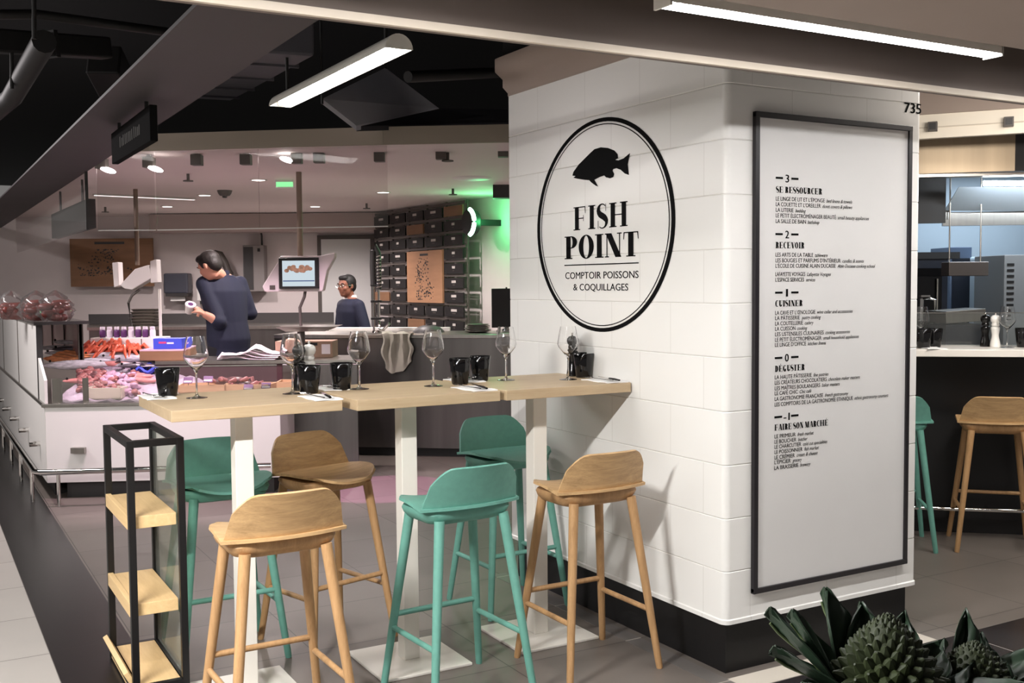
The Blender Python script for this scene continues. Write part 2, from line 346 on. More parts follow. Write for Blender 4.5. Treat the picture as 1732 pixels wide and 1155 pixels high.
# ------------------------------------------------------------------ lettering
def font_polys(txt, shear=0.0, bold=0.0):
    cu_ = bpy.data.curves.new('t', 'FONT'); cu_.body = txt; cu_.size = 1; cu_.shear = shear; cu_.resolution_u = 3; cu_.fill_mode = 'FRONT'
    o = bpy.data.objects.new('t', cu_); C.objects.link(o)
    dg = bpy.context.evaluated_depsgraph_get(); me = bpy.data.meshes.new_from_object(o.evaluated_get(dg))
    vs = [(v.co.x, v.co.y) for v in me.vertices]; fs = [tuple(p.vertices) for p in me.polygons]
    bpy.data.objects.remove(o); bpy.data.curves.remove(cu_); bpy.data.meshes.remove(me)
    if bold:                                     # heavier strokes: the same letter shapes laid twice, a hair apart
        n = len(vs); vs2 = [(x+bold*1.6, y) for x, y in vs]; vs, fs = vs+vs2, fs+[tuple(i+n for i in f) for f in fs]
    return vs, fs
def didone(txt, T=.19, h=.035, gap=.07):
    """high-contrast serif capitals: thick stems, hairline bars and serifs; cap height 1"""
    V = []; F = []; x = 0.0
    def poly(pts): F.append(tuple(range(len(V), len(V)+len(pts)))); V.extend(pts)
    def rect(a, b, c, d): poly([(a, b), (c, b), (c, d), (a, d)])
    def ring(cx, cy, rx, ry, a0, a1, t=T, hh=h, n=28):
        o0 = len(V)
        for i in range(n+1):
            a = math.radians(a0+(a1-a0)*i/n); V.append((cx+rx*math.cos(a), cy+ry*math.sin(a))); V.append((cx+(rx-t)*math.cos(a), cy+(ry-hh)*math.sin(a)))
        for i in range(n): F.append((o0+2*i, o0+2*i+2, o0+2*i+3, o0+2*i+1))
    def diag(xa, ya, xb, yb, wd): poly([(xa, ya), (xa+wd, ya), (xb+wd, yb), (xb, yb)])
    def stem(a, wd=T, s=.09, bot=True, top=True):
        rect(a, 0, a+wd, 1)
        if bot: rect(a-s, 0, a+wd+s, h)
        if top: rect(a-s, 1-h, a+wd+s, 1)
    def spine(pts, ws):
        o0 = len(V); n = len(pts)
        for i in range(n):
            p = np.array(pts[i]); t = np.array(pts[min(i+1, n-1)])-np.array(pts[max(i-1, 0)]); t = t/np.linalg.norm(t); nn = np.array([-t[1], t[0]])*ws[i]/2
            V.append(tuple(p+nn)); V.append(tuple(p-nn))
        for i in range(n-1): F.append((o0+2*i, o0+2*i+2, o0+2*i+3, o0+2*i+1))
    for ch in txt:
        V0 = len(V)
        acc = ch in 'É'
        c = {'É': 'E'}.get(ch, ch)
        if c == ' ': x += .32; continue
        if c == 'I': stem(.09); wd = T+.18
        elif c == 'H': stem(.08); stem(.08+T+.38); rect(.08+T, .5-h/2, .08+T+.38, .5+h/2); wd = 2*T+.54
        elif c in 'EF':
            stem(.08); e = T+.50
            rect(.08, 1-h, e, 1); poly([(e-.05, 1), (e, 1), (e+.01, .70), (e-.015, .70)])
            rect(.08, .5-h/2, e-.12, .5+h/2); rect(e-.14, .37, e-.11, .63)
            if c == 'E': rect(.08, 0, e+.02, h); poly([(e-.04, 0), (e+.02, 0), (e+.05, .32), (e+.02, .32)])
            wd = e+.06
        elif c == 'T':
            k = .36; stem(k-T/2, top=False); rect(.02, 1-h, 2*k-.02, 1)
            poly([(.02, 1), (.07, 1), (.03, .70), (.0, .70)]); poly([(2*k-.07, 1), (2*k-.02, 1), (2*k, .70), (2*k-.03, .70)]); wd = 2*k
        elif c == 'O': ring(.40, .5, .40, .52, 0, 360); wd = .80
        elif c == 'D': stem(.08); rect(.08, 1-h, .36, 1); rect(.08, 0, .36, h); ring(.36, .5, .40, .5, -90, 90); wd = .76
        elif c in 'PR':
            stem(.08); rect(.08, 1-h, .36, 1); rect(.08, .46, .36, .46+h); ring(.36, .73, .32, .27, -90, 90); wd = .70
            if c == 'R': spine([(.38, .48), (.48, .42), (.54, .28), (.57, .10), (.64, .02), (.74, .05)], [h, T*.8, T, T*.8, h*1.4, h]); wd = .76
        elif c in 'CG':
            ring(.40, .5, .40, .52, 52, 308); rect(.64, .66, .67, 1.0); wd = .72
            if c == 'C': rect(.655, .0, .68, .28) if False else None
            else: rect(.66-T, .0, .66, .42); rect(.36, .42-h, .76, .42); wd = .78
        elif c == 'U': rect(.08, .25, .08+T, 1); rect(0, 1-h, .16+T, 1); rect(.66, .3, .66+h, 1); rect(.57, 1-h, .78, 1); ring(.39-.002, .30, .31, .32, 180, 360, T, h*1.2); wd = .78
        elif c == 'N': rect(.08, 0, .08+h, 1); rect(0, 0, .2, h); rect(0, 1-h, .12, 1); diag(.04, 1, .62-T*.4, 0, T*1.15); rect(.70, 0, .70+h, 1); rect(.60, 1-h, .83, 1); wd = .83
        elif c == 'M': rect(.08, 0, .08+h, 1); rect(0, 0, .2, h); rect(0, 1-h, .1, 1); diag(.06, 1, .38, 0, T); diag(.72, 1, .47, 0, h*1.1); rect(.72, 0, .72+T, 1); rect(.64, 0, .80+T, h); rect(.8, 1-h, .8+T, 1); wd = .80+T
        elif c == 'A': diag(.32, 1, .06, 0, h*1.2); diag(.30, 1, .56, 0, T); rect(.14, .30, .58, .30+h); rect(0, 0, .19, h); rect(.48, 0, .82, h); wd = .82
        elif c == 'V': diag(.06, 1, .32, 0, T); diag(.70, 1, .43, 0, h*1.2); rect(-.02, 1-h, .32, 1); rect(.6, 1-h, .82, 1); wd = .80
        elif c == 'S':
            pts = []; 
            for a in range(40, 181, 20): pts.append((.30+.235*math.cos(math.radians(a)), .755+.245*math.sin(math.radians(a))))
            pts += [(.10, .66), (.17, .575), (.30, .51), (.43, .44), (.515, .355)]
            for a in range(10, -145, -20): pts.append((.30+.255*math.cos(math.radians(a)), .255+.255*math.sin(math.radians(a))))
            n = len(pts); ws = [h+(T*1.08-h)*max(0, math.sin(PI*min(1, max(0, (i/(n-1)-.12)/.76))))**1.6 for i in range(n)]
            spine(pts, ws); rect(.50, .70, .525, 1.0); rect(.04, 0, .065, .32); wd = .60
        else: wd = .5
        if acc: poly([(.28, 1.07), (.36, 1.07), (.52, 1.26), (.40, 1.26)])
        for i in range(V0, len(V)): V[i] = (V[i][0]+x, V[i][1])
        x += wd+gap
    return V, F
def lay(name, polys, origin, xdir, ndir, width, height, parent, m, lift=.0012, capheight=1.0, wref=None):
    """lay flat letter shapes on a wall plane: origin = baseline start, width/height in metres"""
    vs, fs = polys; xs = [v[0] for v in vs]; x0 = min(xs) if wref is None else 0; x1 = max(xs) if wref is None else wref
    sx = width/(x1-x0); sy = height/capheight
    o = np.array(origin, float)+np.array(ndir)*lift
    mb = MB(); mb.add([o+np.array(xdir)*((v[0]-x0)*sx)+np.array([0, 0, 1.])*v[1]*sy for v in vs], fs)
    return mb.build(name, m, parent, 0)

# ------------------------------------------------------------------ the setting: floor, ceiling, beams, walls
def slab(name, poly, z0, z1, m): return struct(MB().prism(poly, z0, z1).build(name, m, None, 0))
BX0, BX1 = -2.26, -1.93
slab('floor', [(BX1, -.14), (14, -.14), (14, 20), (BX1, 20)], -.05, 0, M['floor'])
slab('floor_left', [(-9, -7), (BX0, -7), (BX0, 20), (-9, 20)], -.05, 0, M['floor_white'])
slab('floor_near', [(BX1, -7), (14, -7), (14, -.41), (BX1, -.41)], -.05, 0, M['floor_white'])
slab('floor_band', [(BX0, -7), (BX1, -7), (BX1, 20), (BX0, 20)], -.05, .0005, M['band'])
slab('floor_strip', [(BX1, -.41), (14, -.41), (14, -.14), (BX1, -.14)], -.05, .0005, M['bandx'])
o = slab('trim_1', [(-.085, -.085), (-.005, -.085), (-.005, 1.75), (-.085, 1.75)], 0, .0015, M['border'])
o = slab('trim_2', [(-.085, -.135), (1.07, -.135), (1.07, -.02), (-.085, -.02)], 0, .001, M['cream'])
slab('ceiling', [(-9, -7), (14, -7), (14, 20), (-9, 20)], 3.55, 3.65, M['blackceil'])
# outer walls of the hall, out of frame on most sides
W_B = [Vw(-8, 13.4, 0), Vw(2.9, 13.4, 0), Vw(2.9, 13.6, 0), Vw(-8, 13.6, 0)]
slab('wall_back', [(p[0], p[1]) for p in W_B], 0, 2.43, M['wall'])
# pillar -----------------------------------------------------------
PX, PY = 1.10, 1.70
def rrect(x0, y0, x1, y1, r, off=0, n=8):
    pts = []
    for cx, cy, a0 in ((x1-r, y0+r, -90), (x1-r, y1-r, 0), (x0+r, y1-r, 90), (x0+r, y0+r, 180)):
        for k in range(n+1):
            a = math.radians(a0+90*k/n); pts.append((cx+(r+off)*math.cos(a), cy+(r+off)*math.sin(a)))
    return pts
pil = thing('tiled_pillar', 'big square pillar clad in glossy white tiles on a recessed black plinth', 'pillar', (0, 0, 0))
prof = []
prof += [(.204, -.002), (.206, .006), (.222, .006), (.226, 0)]
z = .204
for k in range(1, 12):
    zz = .204+.21*k
    if zz > 2.5: break
    prof += [(zz-.0035, 0), (zz-.0012, -.0022), (zz+.0012, -.0022), (zz+.0035, 0)]
prof += [(2.514, 0)]
mb = MB()
mb.loft([[(x, y, zz) for x, y in rrect(0, 0, PX, PY, .028, off)] for zz, off in prof])
body = mb.build('tiled_face', M['tile'], pil, 14)
# left and back faces use joints running along y
body.data.materials.append(M['tileside'])
for p in body.data.polygons:
    if abs(p.normal.x) > .72: p.material_index = 1
MB().prism([(.03, .03), (PX-.035, .03), (PX-.035, PY-.03), (.03, PY-.03)], 0, .204).build('plinth', M['skirt'], pil, 0)
cv = MB(); cv.loft([[(x, y, zz) for x, y in rrect(0, 0, PX, PY, .028, off)] for zz, off in ((2.514, .004), (2.53, .004), (2.56, .03), (2.60, .03), (2.64, .07), (2.70, .07))])
cv.build('cornice', M['soffit'], pil, 50)
slab('wall_pillar_head', [(-.02, -.02), (PX, -.02), (PX, PY), (-.02, PY)], 2.70, 3.55, M['blackceil'])
# beam trough over the foreground -----------------------------------
BY0, BY1 = -1.10, -.50
slab('trim_3', [(-9, -1.9), (14, -1.9), (14, BY0), (-9, BY0)], 2.235, 2.9, M['soffit'])
slab('trim_4', [(-9, BY1), (14, BY1), (14, BY1+.035), (-9, BY1+.035)], 2.235, 2.62, mat('beam_inner_shaded', (112, 100, 93), .65))  # taupe darkened to stand in for shade inside the trough
slab('trim_5', [(-9, BY1-.012), (14, BY1-.012), (14, BY1+.004), (-9, BY1+.004)], 2.232, 2.254, M['lip'])
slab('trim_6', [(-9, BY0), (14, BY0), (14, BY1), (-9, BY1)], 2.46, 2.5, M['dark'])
# long grey duct on the left, running away
slab('trim_7', [(-2.03, BY1+.03), (-1.69, BY1+.03), (-1.69, 13), (-2.03, 13)], 2.30, 2.312, M['greysoffit'])
# fish shop ceiling and fascia
fl = hit(157, 255, 2, 2.43); fr_ = hit(857, 240, 2, 2.43); fm = hit(430, 250, 2, 2.43); fe = fr_+(fr_-fm)*.45
FZ0 = 2.43
fasc = [fl, hit(255, 255, 2, FZ0), fm, hit(650, 244, 2, FZ0), fr_, fe]
bk1, bk2 = Vw(3.6, 13.4, 0), Vw(-3.6, 13.4, 0)
FE2 = Vw(6.5, 10, 0)
poly = [(p[0], p[1]) for p in fasc]+[(FE2[0], FE2[1]), (bk1[0], bk1[1]), (-1.69, 12.5)]
slab('ceiling_shop', poly, 2.43, 2.47, M['ceil'])
mb = MB()
for a, b in zip(fasc[:-1], fasc[1:]):
    d = (b-a)[:2]; d = d/np.linalg.norm(d); nrm = np.array([d[1], -d[0]])*.03
    mb.prism([(a[0], a[1]), (b[0], b[1]), (b[0]+nrm[0], b[1]+nrm[1]), (a[0]+nrm[0], a[1]+nrm[1])], 2.425, 2.535)
struct(mb.build('trim_8', mat('shop_fascia', (158, 146, 132), .6), None, 0))
p1, p2, p3, p4 = Vw(-4.4, 12.9, 0), Vw(-.6, 12.9, 0), Vw(-.6, 13.3, 0), Vw(-4.4, 13.3, 0)
slab('trim_9', [(p[0], p[1]) for p in (p1, p2, p3, p4)], 2.20, 2.42, mat('bulkhead', (168, 152, 148), .6))

# ------------------------------------------------------------------ ceiling clutter: ducts, pipes
def duct(name, label, a, b, wd, ht, m, cat='duct'):
    a = np.array(a, float); b = np.array(b, float); d = b-a; L_ = np.linalg.norm(d); rz = math.atan2(d[1], d[0]); ry = -math.asin(d[2]/L_)
    t = thing(name, label, cat, a); t.rotation_euler = (0, ry, rz)
    MB().box(0, -wd/2, -ht/2, L_, wd/2, ht/2).build('casing', m, t, 0, .012)
    k = .5
    while k < L_: MB().box(k, -wd/2-.012, -ht/2-.012, k+.025, wd/2+.012, ht/2+.012).build('flange', m, t, 0); k += .9
    return t
M['panel'] = mat('flare_lit_panel', (205, 203, 212), .6)  # flare from the tube lamp put into the panel colour
pq = [P(545, 176, 6.2), P(603, 221, 6.4), P(742, 190, 7.6), P(652, 122, 7.4)]
t = thing('ceiling_panel', 'sloping panel under the black ceiling, paled by flare of the lit tube lamp', 'panel', (0, 0, 0))
MB().loft([[tuple(p) for p in pq], [(p[0], p[1], p[2]+.03) for p in pq]]).build('board', M['panel'], t, 0)
MB().loft([[tuple(p) for p in (P(742, 190, 7.62), P(603, 222, 6.42), P(860, 214, 7.9), P(860, 192, 8.1))], [tuple(p+np.array([0, 0, .03])) for p in (P(742, 190, 7.62), P(603, 222, 6.42), P(860, 214, 7.9), P(860, 192, 8.1))]]).build('side_board', M['duct'], t, 0)
for p in (pq[0], pq[3]): MB().tube([tuple(p), (p[0], p[1], 3.55)], .008, 8).build('hanger', M['pipe'], t)
duct('air_duct', 'grey duct box running along the black ceiling left of the lit tube lamp', P(455, 60, 5.0), P(345, 150, 8.4), .42, .16, M['duct'])
duct('air_duct', 'dim rectangular duct crossing the black ceiling in the upper left corner', P(-60, 66, 5.4), P(180, 82, 6.2), .10, .12, M['pipe'])
duct('air_duct', 'dim drop duct hanging below the black ceiling in the upper left', P(175, 100, 6.6), P(200, 150, 6.9), .20, .2, M['pipe'])
def pipe(label, pts, r, m=None):
    o = MB().tube(pts, r, 12).build('ceiling_pipe', m or M['pipe'], None, 60); return tag(o, label, 'pipe')
pipe('dim horizontal pipe along the black ceiling at the upper left edge', [P(-40, 25, 4.6), P(60, 24, 4.8), P(290, 55, 5.4)], .022)
pipe('thick dim pipe slanting down in the black upper left corner', [P(75, 70, 5), P(20, 165, 6.0), P(-40, 215, 6.4)], .055)
pipe('thin vertical drop pipe under the black ceiling at far left', [P(57, -30, 4.6), P(58, 66, 4.6)], .010)
pipe('thin hanger rod at the left edge below the black ceiling', [P(20, 80, 5.6), P(20, 150, 5.6)], .010)
pipe('dim pipe crossing behind the pillar top under the black ceiling', [P(690, 130, 5.5), P(900, 120, 6.5)], .03)

# ------------------------------------------------------------------ lamps
def batten(name, label, loc, rz, L_, r=.056, wire=True, half=True):
    t = thing(name, label, 'lamp', loc, rz)
    # reflector trough: half round, open below, along local x
    n = 12; ring = [(r*math.cos(PI*k/n), r*math.sin(PI*k/n)) for k in range(n+1)]
    outer = ring; inner = [((r-.004)*math.cos(PI*k/n), (r-.004)*math.sin(PI*k/n)) for k in range(n, -1, -1)]
    sec = outer+inner
    MB().loft([[(0, y, z_) for y, z_ in sec], [(L_, y, z_) for y, z_ in sec]], cap=False).build('reflector', M['whitemetal'], t, 40)
    for x in (0, L_):
        MB().loft([[(x-.004, y, z_) for y, z_ in ring], [(x+.004, y, z_) for y, z_ in ring]]).build('end_cap', M['whitemetal'], t, 40)
    MB().tube([(.02, 0, .022), (L_-.02, 0, .022)], .014, 10).build('lit_tube', M['tube'], t, 60)
    for x in (.012, L_-.022): MB().box(x, -.016, .004, x+.012, .016, .045).build('tube_holder', M['whitemetal'], t, 0)
    for x in (.12, L_-.12): MB().tube([(x, 0, r), (x, 0, 3.55-loc[2])], .008, 8).build('hanger', M['pipe'], t, 60)
    return t
batten('tube_lamp', 'bright fluorescent tube in a half-round white reflector hanging above the tables', (-1.10, .57, 2.43), PI/2, 1.46)
def slot_lamp(name, label, loc, L_):
    t = thing(name, label, 'lamp', loc)
    sec = [(-.036, .075), (-.036, .004), (-.031, .004), (-.031, .068), (.031, .068), (.031, .004), (.036, .004), (.036, .075)]
    MB().loft([[(0, y, z_) for y, z_ in sec], [(L_, y, z_) for y, z_ in sec]], cap=False).build('housing', M['whitemetal'], t, 0)
    for x in (0, L_): MB().box(x-.004, -.036, -.004, x+.004, .036, .075).build('end_cap', M['whitemetal'], t, 0)
    MB().box(.006, -.029, .002, L_-.006, .029, .012).build('lit_diffuser', M['slot'], t, 0)
    for x in (.1, L_-.14): MB().box(x, -.02, .07, x+.04, .02, 2.47-loc[2]).build('bracket', M['whitemetal'], t, 0)
    return t
M['slot'] = emit('slot_diffuser', (1.0, .98, .97), 85)
slot_lamp('slot_lamp', 'added white linear lamp out of view in the beam trough, right of the one above the menu board', (.66, -.835, 2.285), 1.37)  # added out of view to brighten the right floor and stools
slot_lamp('slot_lamp', 'second white linear lamp in the beam trough, left of the one above the menu board', (-2.56, -.835, 2.285), 1.37)
slot_lamp('slot_lamp', 'long white linear lamp inside the beam trough above the menu board pillar', (-.95, -.835, 2.285), 1.37)

# ------------------------------------------------------------------ lettering on the pillar
XN, YN = np.array([-1., 0, 0]), np.array([0, -1., 0]); DX, DY = np.array([1., 0, 0]), np.array([0, -1., 0])   # left face reads towards -y, right face towards +x
logo = thing('shop_logo', 'large black oval fish shop logo lettered on the left face of the white pillar', 'logo', (0, 0, 0))
LC = np.array([0, .8525, 1.806])
def ellring(name, a0, b0, a1, b1):
    n = 96; mb = MB(); v = []
    for i in range(n):
        t = 2*PI*i/n
        v.append((-.0013, LC[1]+a0*math.cos(t), LC[2]+b0*math.sin(t))); v.append((-.0013, LC[1]+a1*math.cos(t), LC[2]+b1*math.sin(t)))
    mb.add(v, [(2*i, 2*i+1, (2*i+3) % (2*n), (2*i+2) % (2*n)) for i in range(n)]); return mb.build(name, M['ink'], logo, 0)
ellring('outer_oval', .546, .481, .519, .463); ellring('inner_oval', .509, .4545, .503, .450)
fish = [(220, 358), (225, 340), (250, 305), (280, 275), (305, 250), (325, 232), (355, 223), (390, 226), (420, 238), (436, 256), (438, 275), (425, 283), (440, 285), (465, 275), (480, 262), (495, 250), (490, 275), (484, 305), (490, 355), (470, 348), (450, 330), (430, 323), (415, 327), (412, 335), (420, 350), (415, 365), (400, 371), (380, 366), (372, 357), (350, 365), (325, 378), (335, 395), (343, 410), (330, 405), (312, 392), (300, 380), (270, 377), (240, 372), (225, 368), (235, 360)]
fv = [hit(x/2.8185+890, y/2.8185+170, 0, -.0013) for x, y in fish]
MB().add(fv, [tuple(range(len(fv)))]).build('fish_silhouette', M['ink'], logo, 0)
def on_left(name, polys, l, r, top, ch=1.0):
    a = hit(*l, 0, 0); b = hit(*r, 0, 0); t = hit(*top, 0, 0)
    return lay(name, polys, a, DY, XN, a[1]-b[1], t[2]-a[2], logo, M['ink'], .0013, ch)
on_left('lettering', didone('FISH', .25, .045, .12), (970.5, 390), (1062, 383.5), (969.5, 351))
on_left('lettering', didone('POINT', .25, .045, .07), (955.5, 438.5), (1080.5, 434), (955, 400.5))
a, b = hit(955, 448.7, 0, 0), hit(1080.5, 444.4, 0, 0)
MB().box(-.0014, b[1], a[2]-.003, -.0004, a[1], a[2]+.002).build('rule', M['ink'], logo, 0)
on_left('lettering', font_polys('COMPTOIR POISSONS', 0, .012), (956.5, 471.8), (1080.5, 469.8), (956.5, 460), .73)
on_left('lettering', font_polys('& COQUILLAGES', 0, .012), (970, 491), (1063, 491), (970, 479.4), .73)
num = thing('pillar_number', 'small black 735 numerals at the upper right corner of the tiled pillar', 'number', (0, 0, 0))
a = hit(1529, 190, 1, 0); b = hit(1561, 191, 1, 0); t_ = hit(1529, 172, 1, 0)
lay('numerals', font_polys('735', 0, .03), a, DX, YN, b[0]-a[0]-.012, t_[2]-a[2], num, M['ink'], .0013, .73)

# menu poster on the right face
pos = thing('directory_board', 'tall white store directory board in a thin black frame on the right pillar face', 'board', (0, 0, 0))
x0, x1, z0, z1 = .134, 1.013, .318, 2.20
MB().box(x0, -.014, z0, x1, -.002, z1).build('sheet', M['poster'], pos, 0)
fb = MB()
for q in ((x0-.004, z0-.004, x1+.004, z0+.018), (x0-.004, z1-.018, x1+.004, z1+.004)): fb.box(q[0], -.022, q[1], q[2], -.002, q[3])
for q in ((x0-.004, z0, x0+.018, z1), (x1-.018, z0, x1+.004, z1)): fb.box(q[0], -.0215, q[1], q[2], -.002, q[3])
fb.build('frame', M['posterframe'], pos, 0, .002)
YB = -.014
XT = hit(1311, 500, 1, YB)[0]
def xat(px, py): return hit(px, py, 1, YB)[0]
def zat(py): return hit(1311, py, 1, YB)[2]
def onboard(name, polys, xa, xb, zb, h_, ch=.73): return lay(name, polys, (xa, YB, zb), DX, YN, xb-xa, h_, pos, M['ink'], .0012, ch)
def level(n, yc):
    zc = zat(yc); xe = xat(1350.3, yc); wd = xe-XT
    for k in (0, 1):
        xa = XT if k == 0 else xe-wd*.31
        MB().box(xa, YB-.0012, zc-.004, xa+wd*.31, YB+.001, zc+.004).build('dash', M['ink'], pos, 0)
    wn = wd*{'1': .09, '-1': .26}.get(n, .17); c_ = XT+wd*.5
    onboard('numeral', font_polys(n, 0, .03), c_-wn/2, c_+wn/2, zc-.016, .032)
def head(t, yb, pe): onboard('heading', didone(t, .29, .06, .10), XT, xat(pe, yb), zat(yb), .0245, 1.0)
def entry(fr, yb, pe, en=None, ee=None, bold=0.012):
    xa = XT; xb = xat(pe, yb); zb = zat(yb); onboard('french_entry', font_polys(fr, 0, bold), xa, xb, zb, .0165)
    if en: onboard('english_entry', font_polys(en, .35, .014), xb+.010, xat(ee, yb), zb, .0150)
level('3', 300.5); head('SE RESSOURCER', 325.5, 1390)
for r in [('LE LINGE DE LIT ET L\u2019\u00c9PONGE', 339, 1394.5, 'bed linens & towels', 1441.3), ('LA COUETTE ET L\u2019OREILLER', 348.5, 1387.8, 'duvet covers & pillows', 1441.3), ('LA LITERIE', 358, 1341.8, 'bedding', 1362.7), ('LE PETIT \u00c9LECTROM\u00c9NAGER BEAUT\u00c9', 367.5, 1413.6, 'small beauty appliances', 1469.5), ('LA SALLE DE BAIN', 377, 1362.7, 'bathshop', 1385.5)]: entry(*r)
level('2', 395.8); head('RECEVOIR', 419.7, 1360)
for r in [('LES ARTS DE LA TABLE', 434, 1375, 'tableware', 1399.6), ('LES BOUGIES ET PARFUMS D\u2019INT\u00c9RIEUR', 443.6, 1421.5, 'candles & scents', 1461), ('L\u2019\u00c9COLE DE CUISINE ALAIN DUCASSE', 452.7, 1413, 'Alain Ducasse cooking school', 1480)]: entry(*r)
entry('LAFAYETTE VOYAGES', 467, 1361.5, 'Lafayette Voyages', 1405, .02); entry('L\u2019ESPACE SERVICES', 476.4, 1359.6, 'services', 1378.7, .02)
level('1', 495); head('CUISINER', 518.6, 1357)
for r in [('LA CAVE ET L\u2019\u0152NOLOGIE', 532.5, 1378.7, 'wine cellar and accessories', 1442), ('LA P\u00c2TISSERIE', 541.4, 1352.4, 'pastry cooking', 1388), ('LA COUTELLERIE', 550.6, 1357.7, 'cutlery', 1375.6), ('LA CUISSON', 559.5, 1345, 'cooking', 1365), ('LES USTENSILES CULINAIRES', 568.7, 1392.8, 'cooking accessories', 1437.5), ('LE PETIT \u00c9LECTROM\u00c9NAGER', 578, 1389, 'small household appliances', 1452.4), ('LE LINGE D\u2019OFFICE', 586.6, 1362.9, 'kitchen linens', 1396.6)]: entry(*r)
level('0', 605.6); head('D\u00c9GUSTER', 629, 1360.6)
for r in [('LA HAUTE P\u00c2TISSERIE', 641.4, 1372.4, 'fine pastries', 1401), ('LES CR\u00c9ATEURS CHOCOLATIERS', 650.6, 1397.7, 'chocolate maker masters', 1454), ('LES MA\u00ceTRES BOULANGERS', 660, 1386.7, 'baker masters', 1420), ('LE CAF\u00c9 CHIC', 668.5, 1349, 'Chic caf\u00e9', 1372), ('LA GASTRONOMIE FRAN\u00c7AISE', 678, 1391.8, 'french gastronomy', 1434.5), ('LES COMPTOIRS DE LA GASTRONOMIE ETHNIQUE', 687.5, 1442, 'ethnic gastronomy counters', 1502)]: entry(*r)
level('-1', 705.7); head('FAIRE SON MARCH\u00c9', 728.3, 1400)
for r in [('LE PRIMEUR', 741.4, 1345.4, 'fresh market', 1376), ('LE BOUCHER', 750.3, 1346.4, 'butcher', 1365.5), ('LE CHARCUTIER', 759, 1354.7, 'cold cut specialities', 1399), ('LE POISSONNIER', 767.8, 1357, 'fish market', 1385), ('LE CR\u00c9MIER', 776.8, 1344, 'cream & cheese', 1382.6), ('L\u2019\u00c9PICIER', 785, 1337, 'grocery', 1355.7), ('LA BRASSERIE', 794.4, 1350, 'brewery', 1370.7)]: entry(*r)

# ------------------------------------------------------------------ high tables
ZT, TH = 1.1135, .0413
def table(label, x0, x1, y0, y1, px_, py_, s=.195):
    t = thing('high_table', label, 'table', (px_, py_, 0), 0, 'high oak tables in a row')
    MB().box(x0-px_, y0-py_, ZT-TH, x1-px_, y1-py_, ZT).build('tabletop', M['oak'], t, 0, .0025)
    MB().box(-.034, -.034, .012, .034, .034, ZT-TH-.006).build('post', M['whitemetal'], t, 0, .003)
    MB().box(-.12, -.12, ZT-TH-.006, .12, .12, ZT-TH).build('mounting_plate', M['whitemetal'], t, 0)
    MB().box(-s, -s, 0, s, s, .012).build('base_plate', M['whitemetal'], t, 0, .003)
    return t
table('high oak table at the free left end of the row, by the black shelf rack', -1.945, -1.313, .66, 1.262, -1.656, .82, .183)
table('middle high oak table of the row of three', -1.272, -.655, .612, 1.215, -.983, .82)
table('high oak table butting against the white tiled pillar', -.63, -.008, .605, 1.20, -.362, .82)

# ------------------------------------------------------------------ stools
def seat_meshes():
    # shell: bent wooden seat with the back edge as a thin lip
    nr, nc = 13, 17; top = []
    for i in range(nr):
        v = i/(nr-1); row = []
        for j in range(nc):
            u = -1+2*j/(nc-1)
            hw = .212-.012*v if v < .55 else .2054-.06*((v-.55)/.45)**2.2
            yb = -.148+.035*u*u; yf = .205-.055*abs(u)**3
            y = yb+(yf-yb)*v
            zz = .740+.010*math.sin(v*PI)*(.3+.7*u*u) + .012*u*u*v - .008*(1-u*u)*math.sin(v*PI) - .016*max(0, (v-.55)/.45)**1.6*(1.2-u*u*.8)
            row.append((u*hw, y, zz))
        top.append(row)
    seat = MB().sheet(top, .011)
    # backrest
    nr, nc = 11, 35; g = []
    for i in range(nr):
        t = i/(nr-1); row = []
        for j in range(nc):
            u = -1+2*j/(nc-1); hw = .200-.034*t
            # round the top corners
            zt_ = .892-.003*u*u - .062*max(0, (abs(u)-.58)/.42)**2.8
            zz = .737+(zt_-.737)*t
            tt = (zz-.737)/.155
            y = -.126+.032*u*u-.055*tt-.010*tt*tt
            row.append((u*(.200-.034*tt), y, zz))
        g.append(row)
    back = MB().sheet(g, -.010)
    under = MB()
    def rr(hx, y0, y1, zz, r=.05):
        return [(x, y, zz) for x, y in rrect(-hx, y0, hx, y1, r, 0, 5)]
    under.loft([rr(.135, -.085, .10, .668), rr(.160, -.105, .120, .676), rr(.176, -.118, .130, .695), rr(.184, -.122, .128, .712), rr(.182, -.118, .120, .724)])
    return seat.mesh('seat'), back.mesh('backrest'), under.mesh('seat_frame')
SEAT, BACK, UNDER = seat_meshes()
LEGS = {}
for nm, sx, sy in (('fl', -1, 1), ('fr', 1, 1), ('bl', -1, -1), ('br', 1, -1)):
    foot = (.215*sx, .2 if sy > 0 else -.202, 0); top = (.147*sx, .125 if sy > 0 else -.127, .60)
    k = .69/.60; hi = (foot[0]+(top[0]-foot[0])*k, foot[1]+(top[1]-foot[1])*k, .69)
    LEGS[nm] = (MB().tube([foot, tuple(np.array(foot)+(np.array(hi)-np.array(foot))*.02), tuple(np.array(foot)+(np.array(hi)-np.array(foot))*.5), hi], [.0125, .0138, .017, .0195], 14).mesh('leg', 60), foot, hi)
def legpt(nm, z_): f, h_ = np.array(LEGS[nm][1]), np.array(LEGS[nm][2]); return f+(h_-f)*(z_/.69)
STR = [MB().tube([legpt('fl', .285), legpt('fr', .285)], .011, 10).mesh('stretcher', 60), MB().tube([legpt('fl', .235), legpt('bl', .235)], .011, 10).mesh('stretcher', 60), MB().tube([legpt('fr', .235), legpt('br', .235)], .011, 10).mesh('stretcher', 60)]
def me_obj(name, me, m, parent):
    me2 = me.copy() if len(me.materials) and me.materials[0] != m else me
    if not len(me2.materials): me2.materials.append(m)
    else: me2.materials[0] = m
    o = bpy.data.objects.new(name, me2); C.objects.link(o); o.parent = parent; return o
